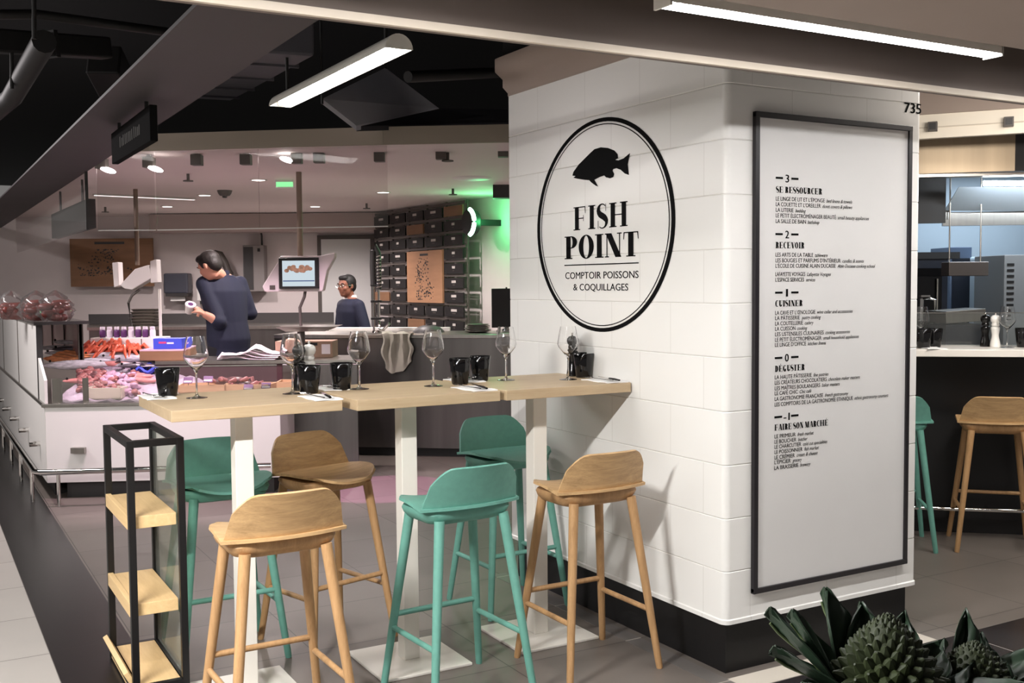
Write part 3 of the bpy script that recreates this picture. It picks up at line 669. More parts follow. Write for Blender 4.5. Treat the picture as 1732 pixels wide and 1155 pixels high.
def stool(kind, label, x, y, rz, grp):
    t = thing('bar_stool', label, 'stool', (x, y, 0), rz, grp)
    ms, ml = (M['oakseat'], M['oakleg']) if kind == 'oak' else (M['teal'], M['teal'])
    me_obj('seat', SEAT, ms, t); me_obj('backrest', BACK, ms, t); me_obj('seat_frame', UNDER, ml, t)
    for nm in LEGS: me_obj('leg', LEGS[nm][0], ml, t)
    for s in STR: me_obj('stretcher', s, ml, t)
    return t
G1 = 'bar stools around the high tables'
stool('oak', 'natural oak bar stool with its back to the viewer, nearest the white pillar', -.372, .412, .004, G1)
stool('teal', 'teal bar stool with its back to the viewer, between two oak stools', -.957, .421, .06, G1)
stool('oak', 'natural oak bar stool with its back to the viewer, beside the black shelf rack', -1.687, .32, .015, G1)
stool('oak', 'natural oak bar stool on the far side of the tables, its seat facing the viewer', -1.177, 1.25, 3.42, G1)
stool('teal', 'teal bar stool on the far side of the tables, beside the white pillar', -.249, 1.288, 3.176, G1)
stool('teal', 'teal bar stool partly seen through the glass side of the black shelf rack', -1.622, 1.297, 3.158, G1)
G2 = 'bar stools at the white counter on the right'
stool('oak', 'dim oak bar stool at the white counter right of the pillar', 2.697, .774, -.80, G2)
stool('teal', 'teal bar stool half hidden behind the right edge of the pillar', 2.247, 1.125, -.70, G2)

# ------------------------------------------------------------------ things on the tables
def glass_mesh():
    prof = [(.0405, .0), (.0405, .0012), (.030, .0030), (.012, .006), (.0055, .012), (.0038, .03), (.0036, .075), (.0045, .098), (.010, .108), (.028, .128), (.044, .148), (.0478, .160), (.0470, .172), (.0405, .210), (.0345, .240)]
    inner = [(.0335, .240), (.0394, .210), (.0458, .172), (.0465, .160), (.0428, .149), (.027, .130), (.009, .111), (.001, .1085)]
    return MB().lathe(prof+inner, 28).mesh('wine_glass', 50)
GL = glass_mesh()
GLP = {}
def parts_glass():
    base = [(.0005, 0), (.0405, 0), (.0405, .0012), (.030, .0030), (.012, .006), (.0055, .012), (.0038, .03), (.0036, .075), (.0045, .098), (.0005, .102)]
    bowl = [(.0045, .0985), (.010, .108), (.028, .128), (.044, .148), (.0478, .160), (.0470, .172), (.0405, .210), (.0345, .240), (.0335, .240), (.0394, .210), (.0458, .172), (.0465, .160), (.0428, .149), (.027, .130), (.009, .111), (.001, .1085), (.0005, .104)]
    return MB().lathe(base, 24).mesh('stem', 50), MB().lathe(bowl[0:], 28).mesh('bowl', 50)
STEM, BOWL = parts_glass()
STEM.materials.append(M['glass']); BOWL.materials.append(M['glass'])
def wineglass(label, loc, grp):
    t = thing('wine_glass', label, 'glass', loc, 0, grp)
    o = bpy.data.objects.new('stem', STEM); C.objects.link(o); o.parent = t
    o = bpy.data.objects.new('bowl', BOWL); C.objects.link(o); o.parent = t
    return t
CUP = MB().lathe([(.001, 0), (.034, 0), (.0362, .004), (.0485, .110), (.0468, .112), (.0345, .012), (.001, .010)], 28).mesh('tumbler', 50)
CUP.materials.append(M['smokesolid'])
def cup(label, loc, grp):
    o = bpy.data.objects.new('tumbler', CUP); C.objects.link(o); o.location = tuple(loc); return tag(o, label, 'tumbler', grp)
def mill(label, loc, m, grp):
    t = thing('pepper_mill', label, 'mill', loc, 0, grp)
    MB().lathe([(.001, 0), (.029, 0), (.0295, .012), (.027, .03), (.021, .055), (.0195, .07), (.0235, .095), (.0255, .108), (.024, .116), (.020, .120), (.001, .121)], 24).build('body', m, t, 50)
    MB().lathe([(.001, .121), (.019, .122), (.0225, .128), (.0215, .136), (.0185, .141), (.0245, .150), (.0285, .162), (.0265, .175), (.018, .185), (.001, .189)], 24).build('head', m, t, 50)
    MB().lathe([(.001, .187), (.004, .189), (.0065, .195), (.004, .201), (.001, .202)], 14).build('knob', M['chrome'], t, 50)
    return t
def napkin(label, loc, rz, grp, sx=.11, sy=.21):
    g = [[(-sx/2+sx*j/6, -sy/2+sy*i/8, .004+.0015*math.sin(i*1.3+j)) for j in range(7)] for i in range(9)]
    t = MB().sheet(g, .0035).build('napkin', M['napkin'], None, 60)
    t.location = tuple(loc); t.rotation_euler = (0, 0, rz); tag(t, label, 'napkin', grp); return t
def fork(label, loc, rz, grp):
    t = thing('fork', label, 'fork', loc, rz, grp)
    mb = MB(); mb.tube([(0, -.10, .003), (0, -.04, .003), (0, .02, .004), (0, .045, .006)], [.0055, .0042, .003, .004], 8, .5); mb.box(-.011, .045, .004, .011, .055, .007)
    mb.build('handle', M['chrome'], t, 60)
    for k in range(4): MB().tube([(-.0095+.0063*k, .055, .0055), (-.0095+.0063*k, .075, .004), (-.0095+.0063*k, .095, .006)], [.0018, .0018, .0008], 6).build('tine', M['chrome'], t, 60)
    return t
def knife(label, loc, rz, grp):
    t = thing('knife', label, 'knife', loc, rz, grp)
    MB().tube([(0, -.10, .005), (0, -.05, .006), (0, 0, .005)], [.006, .008, .0065], 10, .6).build('handle', M['millblack'], t, 60)
    MB().prism([(-.006, 0), (.006, 0), (.009, .06), (.004, .105), (-.006, .11)], .004, .0055).build('blade', M['chrome'], t, 0)
    return t
def at(px, py): q = hit(px, py, 2, ZT); return np.array([q[0], q[1], ZT+.0003])
GG, GC, GN, GM = 'wine glasses on the oak tables', 'smoky tumblers on the oak tables', 'white napkins on the oak tables', 'pepper mills on the oak tables'
GF, GK = 'forks on the napkins', 'knives on the napkins'
for (px, py), lb in zip([(333, 673), (495, 666), (608, 658), (733, 653), (856, 643), (961, 642)], ['wine glass nearest the left end of the left table', 'wine glass just left of the pepper mills on the left table', 'wine glass right of the first pepper mills, on the middle table', 'wine glass alone near the centre of the middle table', 'wine glass at the left corner of the table by the pillar', 'wine glass in front of the white pillar, beside the black mill']):
    wineglass(lb, at(px, py), GG)
for (px, py), lb in zip([(284, 670), (523, 665), (578, 659), (778, 649), (812, 644), (987, 638)], ['smoky black tumbler at the far left end of the tables', 'smoky black tumbler in front of the white mill on the left table', 'smoky black tumbler at the left end of the middle table', 'smoky black tumbler, left one of a close pair on the middle table', 'smoky black tumbler, right one of a close pair by the table joint', 'smoky black tumbler beside the white pillar']):
    q = at(px, py)
    cup(lb, q, GC)
mill('black pepper mill beside a white one on the left table', hit(507, 660, 2, ZT)+np.array([0, .0, .0003]), M['millblack'], GM)
mill('white pepper mill on the left table, behind a smoky tumbler', hit(524, 658, 2, ZT)+np.array([0, 0, .0003]), M['ceramicwhite'], GM)
mill('black pepper mill on the table against the white pillar', hit(969, 636, 2, ZT)+np.array([0, 0, .0003]), M['millblack'], GM)
mill('white pepper mill beside the white pillar', hit(991, 634, 2, ZT)+np.array([0, 0, .0003]), M['ceramicwhite'], GM)
naps = [((-1.895, 1.16), 0, 'on the far left corner of the left table', 1), ((-1.365, .765), 0, 'at the right front corner of the left table', 0), ((-1.21, 1.10), 0, 'at the back left corner of the middle table', 1), ((-.575, 1.09), 0, 'at the back left corner of the table by the pillar', 1), ((-.712, .735), 0, 'at the right front corner of the middle table', 0), ((-.068, .72), 0, 'at the right front corner of the table by the pillar', 0)]
for (x, y), rz, wh, far in naps:
    yy = (x, y, ZT+.0003)
    napkin('folded white paper napkin '+wh, yy, rz, GN)
    r = PI if far else 0
    fork('steel fork on the napkin '+wh, (x-.022, y+(.0 if far else .02), ZT+.0075), r+.10, GF)
    knife('black-handled knife on the napkin '+wh, (x+.02, y-.01, ZT+.0075), r-.18, GK)

# ------------------------------------------------------------------ black shelf rack
RX0, RX1, RY0, RY1, RH_ = -2.052, -1.845, .93, 1.475, .98
rk = thing('shelf_rack', 'narrow black metal leaflet rack with three oak shelves and a glass side', 'rack', ((RX0+RX1)/2, (RY0+RY1)/2, 0))
hx, hy, b_ = (RX1-RX0)/2, (RY1-RY0)/2, .026
for sx in (-1, 1):
    for sy in (-1, 1):
        x, y = sx*(hx-b_/2), sy*(hy-b_/2); MB().box(x-b_/2, y-b_/2, 0, x+b_/2, y+b_/2, RH_).build('post', M['blackmetal'], rk, 0, .0015)
for z_ in (.03, RH_-b_):
    for sx in (-1, 1):
        x = sx*(hx-b_/2); MB().box(x-b_/2, -hy+b_, z_, x+b_/2, hy-b_, z_+b_).build('rail', M['blackmetal'], rk, 0, .0015)
        y = sx*(hy-b_/2); MB().box(-hx+b_, y-b_/2, z_, hx-b_, y+b_/2, z_+b_).build('rail', M['blackmetal'], rk, 0, .0015)
for z_ in (.692, .362, .056):
    sh = MB(); sh.box(-hx+.004, -hy+b_+.001, z_-.046, hx-b_-.004, hy-b_-.001, z_)
    if z_ > .1:
        s_ = sh.build('shelf', M['shelfwood'], rk, 0, .002)
        MB().box(-hx-.001, -hy+b_+.001, z_-.046, -hx+.02, hy-b_-.001, z_+.006).build('lip', M['shelfwood'], s_, 0, .002)
    else:
        s_ = sh.build('shelf', M['shelfwood'], rk, 0, .002)
        T_ = Matrix.Translation((-hx+.01, 0, z_)) @ Matrix.Rotation(-.5, 4, 'Y')
        MB(T_).box(-.012, -hy+b_+.001, -.03, .008, hy-b_-.001, .06).build('lip', M['shelfwood'], s_, 0, .002)
MB().box(hx-.016, -hy+b_, .06, hx-.010, hy-b_, RH_-b_).build('glass_side', M['panegreen'], rk, 0)

# ------------------------------------------------------------------ fish shop: walls, doors
def vquad(name, a, b, z0, z1, th, m):          # an upright wall slab between two floor points
    a = np.array(a[:2]); b = np.array(b[:2]); d = (b-a)/np.linalg.norm(b-a); n = np.array([-d[1], d[0]])*th
    return MB().prism([tuple(a), tuple(b), tuple(b+n), tuple(a+n)], z0, z1).build(name, m, None, 0)
SA, SB = P(635, 550, 12.9), P(787, 555, 10.9)   # foot of the plaque wall
sd = (SB-SA)[:2]; SL = np.linalg.norm(sd); sd = sd/SL; sn = np.array([sd[1], -sd[0]])      # sn points to the viewer
wa = SA[:2]-sn*.22-sd*.1; wb = wa+sd*(SL+4.5)
struct(vquad('wall_right', wa, wb, 0, 2.43, .15, M['wall']))
d1, d2 = P(545, 500, 13.38), P(628, 500, 13.38)
o = thing('shop_door', 'plain white door in the back wall behind the man with glasses', 'door', (d1[0], d1[1], 0), RZ)
dw = float(np.linalg.norm((d2-d1)[:2]))
MB().box(0, -.02, 0, dw, .015, 2.12).build('leaf', mat('door_paint', (206, 206, 204), .5), o, 0); MB().box(-.05, -.015, 0, 0, .015, 2.17).build('jamb', M['rackgrey'], o, 0); MB().box(dw, -.015, 0, dw+.05, .015, 2.17).build('jamb', M['rackgrey'], o, 0); MB().box(0, -.015, 2.12, dw, .015, 2.17).build('lintel', M['rackgrey'], o, 0)
# glowing strip and spots in the shop ceiling
def downlight(px, py, label, r=.055, z_=2.43):
    q = hit(px, py, 2, z_); t = thing('ceiling_downlight', label, 'lamp', q, 0, 'recessed downlights in the fish shop ceiling')
    MB().lathe([(r, 0), (r+.018, 0), (r+.018, -.006), (r, -.006)], 20, cap=False).build('trim_ring', M['white'], t)
    MB().lathe([(.001, -.004), (r, -.004), (r, -.002), (.001, -.002)], 20).build('lit_disc', M['spotglow'], t)
    return q
for (px, py), lb in zip([(437, 304), (346, 330), (283, 349), (648, 325), (533, 349), (325, 363)], ['above the man holding a jar, nearest the glass screen', 'left of the centre, above the first man', 'small and far, above the wooden map board', 'above the plaque wall', 'above the illuminated scale pole', 'far at the back left, the smallest']):
    q = downlight(px, py, 'small round recessed downlight '+lb)
    spot('downlight_lamp', (q[0], q[1], 2.41), 170, (1, .88, .87), 155, .05)
def boxspot(px, py, label, lit, vfix):
    q = P(px, py, vfix); t = thing('square_spotlight', label, 'lamp', q, RZ, 'square spotlights along the fish shop fascia')
    MB().box(-.035, -.035, -.035, .035, .035, .035).build('housing', M['rackgrey'], t, 0, .003)
    MB().box(-.012, -.012, .035, .012, .012, max(.06, 2.43-q[2])).build('stem', M['rackgrey'], t, 0)
    if lit:
        so = spot('square_spot_lamp', (q[0]+FH[0]*.02, q[1]+FH[1]*.02, q[2]-.09), 115, (1, .74, .86), 80, .04); so.rotation_euler = Vector((FH[0]*.45+RH[0]*.06*lit, FH[1]*.45+RH[1]*.06*lit, -1)).to_track_quat('-Z', 'Y').to_euler()
        MB(Matrix.Rotation(.3, 4, 'Y')).ball((.0+lit*.055, -.01, -.028), (.055, .04, .018)).build('lit_bulb', M['spotglow'], t)
    return q
for (px, py, lit), lb in zip([(172, 277, 1), (252, 275, 1), (333, 271, 0), (416, 270, 0), (502, 268, -1), (540, 267, 0), (642, 265, 0), (746, 261, 0), (851, 257, 0)], ['lit, leftmost beside the glass corner', 'lit, under the dark hanging sign', 'unlit, third from the left', 'unlit, fourth from the left', 'lit, at the head of the scale pole', 'unlit, just right of the scale pole', 'unlit, above the spray tap', 'unlit, next to a sprinkler', 'unlit, at the edge of the pillar']):
    boxspot(px, py, 'small square spotlight on the fascia, '+lb, lit, 7.15)
for px, py, v in ((157, 330, 9), (157, 0, 0)):
    pass
ql = hit(158, 328, 2, 2.425); qr = hit(330, 336, 2, 2.425)  # ends of the thin glowing strip along the ceiling
t = thing('ceiling_glow_strip', 'thin glowing strip across the pink ceiling above the fish display', 'lamp', ql, math.atan2((qr-ql)[1], (qr-ql)[0]))
Ls = float(np.linalg.norm(qr-ql)); MB().box(0, -.02, -.012, Ls, .02, 0).build('housing', M['white'], t, 0); MB().box(.01, -.015, -.016, Ls-.01, .015, -.012).build('lit_strip', emit('strip_glow', (1, .93, .92), 2.2), t, 0)
def sprinkler(px, py, label):
    q = hit(px, py, 2, 2.43); t = thing('sprinkler_head', label, 'sprinkler', q, 0, 'sprinkler heads under the fish shop ceiling')
    MB().tube([(0, 0, 0), (0, 0, -.05)], .012, 8).build('stem', M['rackgrey'], t); MB().lathe([(.001, -.05), (.04, -.052), (.04, -.06), (.001, -.058)], 12).build('deflector', M['rackgrey'], t)
for px, py, lb in ((318, 294, 'near the first unlit spotlights'), (178, 350, 'far back at the left, under the ceiling'), (757, 258, 'beside a square spotlight near the pillar'), (620, 344, 'above the door at the back'), (766, 319, 'above the top of the plaque wall')): sprinkler(px, py, 'small sprinkler head '+lb)
q = hit(380, 322, 2, 2.43); t = thing('smoke_detector', 'round grey smoke detector on the fish shop ceiling', 'detector', q)
MB().lathe([(.001, -.05), (.045, -.05), (.06, -.03), (.07, 0), (.001, 0)], 20).build('body', M['rackgrey'], t); MB().lathe([(.001, -.07), (.02, -.068), (.026, -.05), (.001, -.05)], 14).build('sensor', M['dark'], t)
q = hit(798, 301, 2, 2.43); t = thing('round_ceiling_speaker', 'flat white round speaker disc in the ceiling near the pillar', 'speaker', q); MB().lathe([(.001, -.012), (.15, -.012), (.17, 0), (.001, 0)], 28).build('grille', M['white'], t)
q = hit(482, 304, 2, 2.43); t = thing('exit_light', 'small glowing green exit light under the fish shop ceiling', 'light', q, RZ); MB().box(-.075, -.02, -.07, .075, .02, 0).build('housing', M['white'], t, 0); MB().box(-.07, -.024, -.06, .07, -.02, -.02).build('lit_face', M['exit'], t, 0)

q = P(502, 268, 7.15); so = spot('square_spot_lamp', (q[0]+RH[0]*.05, q[1]+RH[1]*.05, q[2]-.10), 420, (1, .30, .76), 24, .02); so.data.spot_blend = .1; so.rotation_euler = (Vector((.33, 4.25, 0))-so.location).to_track_quat('-Z', 'Y').to_euler()
# glass smoke screen hung under the fascia
gs = thing('glass_smoke_screen', 'large clear glass smoke screen hanging under the fascia above the fish display', 'screen', (0, 0, 0))
zb = hit(158, 388, 1, fl[1])[2]
for a, b in zip(fasc[:4], fasc[1:4]):
    d = (b-a)[:2]; d = d/np.linalg.norm(d); n_ = np.array([-d[1], d[0]])*.06
    MB().prism([(a[0]+n_[0], a[1]+n_[1]), (b[0]+n_[0], b[1]+n_[1]), (b[0]+n_[0]*1.13, b[1]+n_[1]*1.13), (a[0]+n_[0]*1.13, a[1]+n_[1]*1.13)], zb, 2.43).build('pane', M['curtain'], gs, 0)
    MB().prism([(a[0]+n_[0]*.95, a[1]+n_[1]*.95), (b[0]+n_[0]*.95, b[1]+n_[1]*.95), (b[0]+n_[0]*1.2, b[1]+n_[1]*1.2), (a[0]+n_[0]*1.2, a[1]+n_[1]*1.2)], zb-.006, zb).build('edge', M['white'], gs, 0)
MB().box(-1.70, fl[1]+.07, zb, -1.692, 9.5, 2.43).build('side_pane', M['curtain'], gs, 0)
MB().box(-1.705, fl[1]+.05, zb, -1.687, fl[1]+.07, 2.43).build('corner_post', M['dark'], gs, 0)
for k in range(7):
    y = 4.9+k*.75; t = thing('side_bracket', 'small dark box on the side fascia, number %s from the glass corner' % ['first', 'second', 'third', 'fourth', 'fifth', 'sixth', 'seventh'][k], 'spotlight', (-1.66, y, 2.43), 0, 'small dark boxes along the side fascia')
    t['label'] = 'small dark spotlight box on the side fascia, %s one back from the glass corner' % ['first', 'second', 'third', 'fourth', 'fifth', 'sixth', 'seventh'][k]
    MB().box(-.03, -.035, -.085, .03, .035, -.015).build('housing', M['dark'], t, 0); MB().box(-.012, -.012, -.015, .012, .012, 0).build('stem', M['dark'], t, 0)
# hanging signs
sx = -1.86
s1_, s2_ = hit(195, 278, 0, sx), hit(261, 239, 0, sx); zt1 = hit(194, 226, 0, sx)[2]; ym, hl = (s1_[1]+s2_[1])/2, abs(s1_[1]-s2_[1])/2
sg = thing('hanging_sign', 'dark unlit shop sign hanging under the grey duct at upper left', 'sign', (sx, ym, s1_[2]))
hs = zt1-s1_[2]
MB().box(-.015, -hl, 0, .015, hl, hs).build('panel', mat('sign_black', (13, 12, 13), .95, spec=.1), sg, 0, .003)
for y in (-hl*.7, hl*.7): MB().tube([(0, y, hs), (0, y, 2.30-s1_[2])], .008, 8).build('hanger', M['black'], sg)
fm_ = mat('faint_sign_lettering', (40, 38, 33), .8)
mb = MB(); rnd = random.Random(2); y = hl*.5
while y > -hl*.5: mb.box(-.0162, y-.022, hs*.36, -.0150, y, hs*(.36+.34*rnd.uniform(.75, 1))); y -= rnd.uniform(.034, .05)
o = mb.build('faint_lettering', fm_, sg, 0); o['kind'] = 'stuff'
a_ = P(93, 386, 10.2); b2 = P(156, 386, 8.4)
t = thing('ceiling_banner', 'dark grey blank banner board hanging behind the glass corner at left', 'banner', a_, math.atan2((b2-a_)[1], (b2-a_)[0])); Lp = float(np.linalg.norm((b2-a_)[:2]))
MB().box(0, -.03, -.10, Lp, .03, .13).build('board', M['dark'], t, 0)
for x in (Lp*.2, Lp*.8): MB().tube([(x, 0, .13), (x, 0, 2.43-a_[2])], .01, 8).build('hanger', M['dark'], t)

# ------------------------------------------------------------------ fish display case
A0 = np.array([-1.90, 5.20]); pB = P(476, 800, 7.80); B0 = pB[:2]
FH2 = FH[:2]; RH2 = RH[:2]
I0 = A0+FH2*1.25+RH2*.55
caseP = [tuple(A0), tuple(B0), tuple(B0+FH2*1.15), tuple(I0)]
sideP = [(-1.90, 5.215), tuple(I0+np.array([0, .02])), (-1.05, 12), (-1.90, 12)]
def inset(poly, d):
    c = np.mean(np.array(poly), 0); n = len(poly); out = []
    for i in range(n):
        p0, p1, p2 = np.array(poly[i-1]), np.array(poly[i]), np.array(poly[(i+1) % n])
        e1 = (p1-p0)/np.linalg.norm(p1-p0); e2 = (p2-p1)/np.linalg.norm(p2-p1)
        n1 = np.array([-e1[1], e1[0]]); n2 = np.array([-e2[1], e2[0]]); b = n1+n2; b = b/(b@n1) if abs(b@n1) > .2 else b
        out.append(tuple(p1+b*d))
    return out
case = thing('fish_display_case', 'long white fish display case with steel ledge and low glass front', 'display case', (0, 0, 0))
MB().prism(caseP, .12, .675).build('base_panel', M['white'], case, 0, .004)
MB().prism(inset(caseP, .07), 0, .12).build('kickplate', M['dark'], case, 0)
MB().prism(inset(caseP, -.012), .675, .70).build('steel_ledge', M['steel'], case, 0, .003)
side = thing('side_display_case', 'white side display case running back along the left aisle, bags on its glass shelf', 'display case', (0, 0, 0))
MB().prism(sideP, .12, .675).build('base_panel', M['white'], side, 0, .004)
MB().prism(inset(sideP, .07), 0, .12).build('kickplate', M['dark'], side, 0)
MB().prism(inset(sideP, -.012), .6755, .70).build('steel_ledge', M['steel'], side, 0, .003)
def case_front(s, back=0.0): q = A0+(B0-A0)*s+FH2*back; return q
# ice bed
bedg = []
for i in range(9):
    t = i/8; row = []
    for j in range(30):
        s_ = .02+.94*j/29; q = case_front(s_, .06+1.02*t); zz = .705+.25*t*(1 if s_ < .5 else max(.25, 1-(s_-.5)*4))+.012*math.sin(j*2.1+i*3.3)
        row.append((q[0], q[1], zz))
    bedg.append(row)
bed = MB().sheet(bedg, .03).build('crushed_ice', M['ice'], None, 60)
tag(bed, 'sloping bed of crushed ice inside the fish display case', 'ice', kind='stuff')
def bedpt(px, py):
    best = None
    for i in range(60):
        t = i/59; q0 = P(px, py, 7.75+1.05*t); u = float((q0[:2]-A0)@(B0-A0)/((B0-A0)@(B0-A0))); zz = .705+.25*t*(1 if u < .5 else max(.25, 1-(u-.5)*4))
        e = abs(q0[2]-zz)
        if best is None or e < best[0]: best = (e, q0)
    return best[1]
# glass front, posts, end panels
def upanel(name, a, b, z0, z1, th, m, parent): 
    a = np.array(a); b = np.array(b); d = (b-a)/np.linalg.norm(b-a); n = np.array([-d[1], d[0]])*th
    return MB().prism([tuple(a), tuple(b), tuple(b+n), tuple(a+n)], z0, z1).build(name, m, parent, 0)
upanel('front_glass', case_front(.06, .03), case_front(.56, .03), .70, .86, .008, M['pane'], case)
upanel('front_glass', case_front(.56, .03), case_front(.985, .03), .70, .955, .008, M['pane'], case)
upanel('glass_edge', case_front(.45, .028), case_front(.985, .028), .953, .961, .012, M['steel'], case)
for s_ in (.045, .165): 
    q = case_front(s_, .035); MB().cbox((q[0], q[1], .79), (.07 if s_ < .1 else .04, .02, .185)).build('glass_post', M['steel'], case, 0)
MB(Matrix.Translation((0, 0, 0))).loft([[(-1.895, 5.22, .70), (-1.895, 5.62, .70), (-1.895, 5.62, 1.02), (-1.895, 5.22, .87)], [(-1.875, 5.22, .70), (-1.875, 5.62, .70), (-1.875, 5.62, 1.02), (-1.875, 5.22, .87)]]).build('end_panel', M['white'], side, 0)
MB().box(-1.90, 5.62, .70, -1.88, 12, 1.27).build('side_panel', M['white'], side, 0)
MB().box(-1.90, 5.60, .70, -1.86, 5.64, 1.27).build('frame_post', M['dark'], side, 0)
for y in (7.2, 8.9, 10.6): MB().box(-1.905, y, .70, -1.90, y+.02, 1.27).build('panel_joint', M['rackgrey'], side, 0)
MB().box(-1.92, 5.58, 1.27, -1.53, 9.5, 1.282).build('glass_shelf', M['pane'], side, 0)
MB().box(-1.92, 5.565, 1.262, -1.53, 5.58, 1.286).build('shelf_edge', M['dark'], side, 0)
MB().box(-1.56, 5.9, .95, -1.54, 9.5, 1.27).build('inner_panel', mat('inner_panel', (150, 112, 118), .3), side, 0)
for y in np.arange(5.9, 9.6, .9): MB().box(-1.57, y, .95, -1.53, y+.03, 1.27).build('shelf_support', M['rackgrey'], side, 0)
dk = Vw
dp = [P(262, 600, 8.32), P(606, 600, 8.32), P(606, 600, 8.9), P(262, 600, 8.9)]
MB().prism([(p[0], p[1]) for p in dp], .93, .955).build('service_deck', M['steel'], case, 0)
dp2 = [P(262, 600, 8.34), P(606, 600, 8.34), P(606, 600, 8.36), P(262, 600, 8.36)]
MB().prism([(p[0], p[1]) for p in dp2], .70, .93).build('inner_back', mat('inner_back', (66, 42, 46), .35), case, 0)
dq = [P(479, 700, 8.30), P(606, 700, 8.30), P(606, 700, 8.95), P(479, 700, 8.95)]
ub = thing('steel_cabinet', 'dull grey steel cabinet beside the white case, under the tables', 'cabinet', (0, 0, 0))
MB().prism([(p[0], p[1]) for p in dq], .06, .925).build('carcass', M['steeldark'], ub, 0, .004)
MB().prism(inset([(p[0], p[1]) for p in dq], .04), 0, .06).build('plinth', M['black'], ub, 0)
# foot rail in front of the case
rl = thing('steel_guard_rail', 'low round steel guard rail running round the foot of the white fish case', 'rail', (0, 0, 0))
ra, rb = np.array([-2.0, 12.0, .25]), np.array([-2.0, 4.95, .25]); rc = np.array([*case_front(.985, -.22), .25]); rc0 = np.array([-1.97, 4.90, .25])
MB().tube([ra, rb, rc0, rc], .021, 12).build('rail', M['chrome'], rl, 60)
for p in [np.array([-2.0, y, .25]) for y in (5.2, 6.1, 7.0, 7.9, 8.8, 9.7)]+[np.array([*case_front(s_, -.21), .25]) for s_ in (.10, .5, .9)]:
    MB().tube([p, (p[0], p[1], 0)], .014, 10).build('post', M['chrome'], rl, 60)
for p in [np.array([-1.915, y, .36]) for y in (5.6, 6.5, 7.4, 8.3, 9.2)]: MB().tube([p-np.array([.06, 0, 0]), p+np.array([.02, 0, 0])], .02, 10).build('wall_fixing', M['chrome'], rl, 60)
q = case_front(.14, -.02); MB(Tr((q[0], q[1], .36), RZ)).box(-.05, -.02, -.02, .05, .02, .02).build('wall_fixing', M['steel'], rl, 0)

# ---- seafood
def fishobj(px, py, L_, rz, m, label, up=.075):
    q = bedpt(px, py); t = thing('fish', label, 'fish', (q[0], q[1], q[2]+up), RZ+rz, 'whole fish on ice')
    n = 12; rings = []
    for i in range(n+1):
        s = i/n; x = (s-.5)*L_; hgt = .16*L_*(math.sin(PI*min(1, s*.93+.04))**.7)*(1-.25*s); wd = hgt*.5
        rings.append([(x, wd*math.cos(2*PI*k/12), hgt*.55*math.sin(2*PI*k/12)) for k in range(12)])
    T0 = Matrix.Rotation(1.1, 4, 'X')
    MB(T0).loft(rings).build('body', m, t, 60)
    MB(T0).loft([[(L_*.46, -.004, -.01), (L_*.46, .004, -.01), (L_*.46, .004, .01), (L_*.46, -.004, .01)], [(L_*.6, -.002, -.07*L_/.4), (L_*.6, .002, -.07*L_/.4), (L_*.6, .002, .07*L_/.4), (L_*.6, -.002, .07*L_/.4)]]).build('tail', M['fishdark'], t)
    MB(T0).ball((-L_*.40, .018*L_/.4, .02*L_/.4), .010).build('eye', M['millblack'], t)
    return t
fspec = [(135, 633, .55, .12, 'fishskin', 'long silver spotted fish lying at the front left of the ice'), (190, 618, .50, .15, 'fishskin', 'long pale silver fish lying below the red crabs'), (215, 622, .45, .1, 'fishskin', 'silver fish with a round head at the right of the pile'), (97, 603, .30, .5, 'fishskin', 'small silver fish at the back left of the display'), (112, 594, .28, -.4, 'fishskin', 'small silver fish behind another at the back left'), (121, 605, .3, .2, 'fishdark', 'dark striped fish in the back left corner'), (238, 610, .4, -.5, 'fishdark', 'dark flat fish right of the red crabs'), (165, 605, .32, .3, 'fishpink', 'pinkish fillet-like fish beside the langoustines'), (103, 612, .26, 0, 'fishskin', 'small silver fish over the ice near the left post'), (142, 650, .3, .3, 'fishpink', 'pink fish at the front left by the glass post'), (160, 626, .34, .2, 'fishskin', 'silver fish lying across the heap, left of the pale one'), (212, 633, .30, -.25, 'fishskin', 'silver fish at the right of the clam heap'), (232, 634, .28, .35, 'fishdark', 'dark fish between the clams and the blue packets'), (196, 631, .30, -.1, 'fishpink', 'pink fish lying on the back of the clam heap')]
for px, py, L_, rz, m, lb in fspec: fishobj(px, py, L_, rz, M[m], lb, .03 if py >= 645 else .075)
def crab(px, py, label, s=.115, m='crab', up=.08):
    q = bedpt(px, py); t = thing('crab', label, 'crab', (q[0], q[1], q[2]+up), RZ+random.uniform(-.4, .4), 'red crabs on ice')
    mb = MB(); mb.ball((0, 0, 0), (s*.75, s*.55, s*.35), 14, 8); mb.build('carapace', M[m], t, 60)
    for sd_ in (-1, 1):
        for k in range(4):
            a = sd_*(.35+k*.45); ex = math.sin(a); ey = -math.cos(a)
            MB().tube([(ex*s*.5, ey*s*.4, 0), (ex*s*1.2, ey*s*1.0, s*.45), (ex*s*1.9, ey*s*1.7, -s*.1), (ex*s*2.2, ey*s*2.0, -s*.35)], [s*.13, s*.14, s*.10, s*.03], 8).build('leg', M[m], t, 60)
        MB().tube([(sd_*s*.4, -s*.4, 0), (sd_*s*.9, -s*.9, s*.2), (sd_*s*.5, -s*1.5, s*.15)], [s*.12, s*.2, s*.05], 8).build('claw', M[m], t, 60)
    return t
for (px, py), lb in zip([(180, 604), (196, 600), (212, 603), (205, 611), (190, 612), (222, 609)], ['leftmost of the heap', 'topmost of the heap', 'right of the topmost one', 'low in the middle of the heap', 'low at the left of the heap', 'rightmost of the heap']): crab(px, py, 'red-orange crab with raised legs on ice, '+lb)
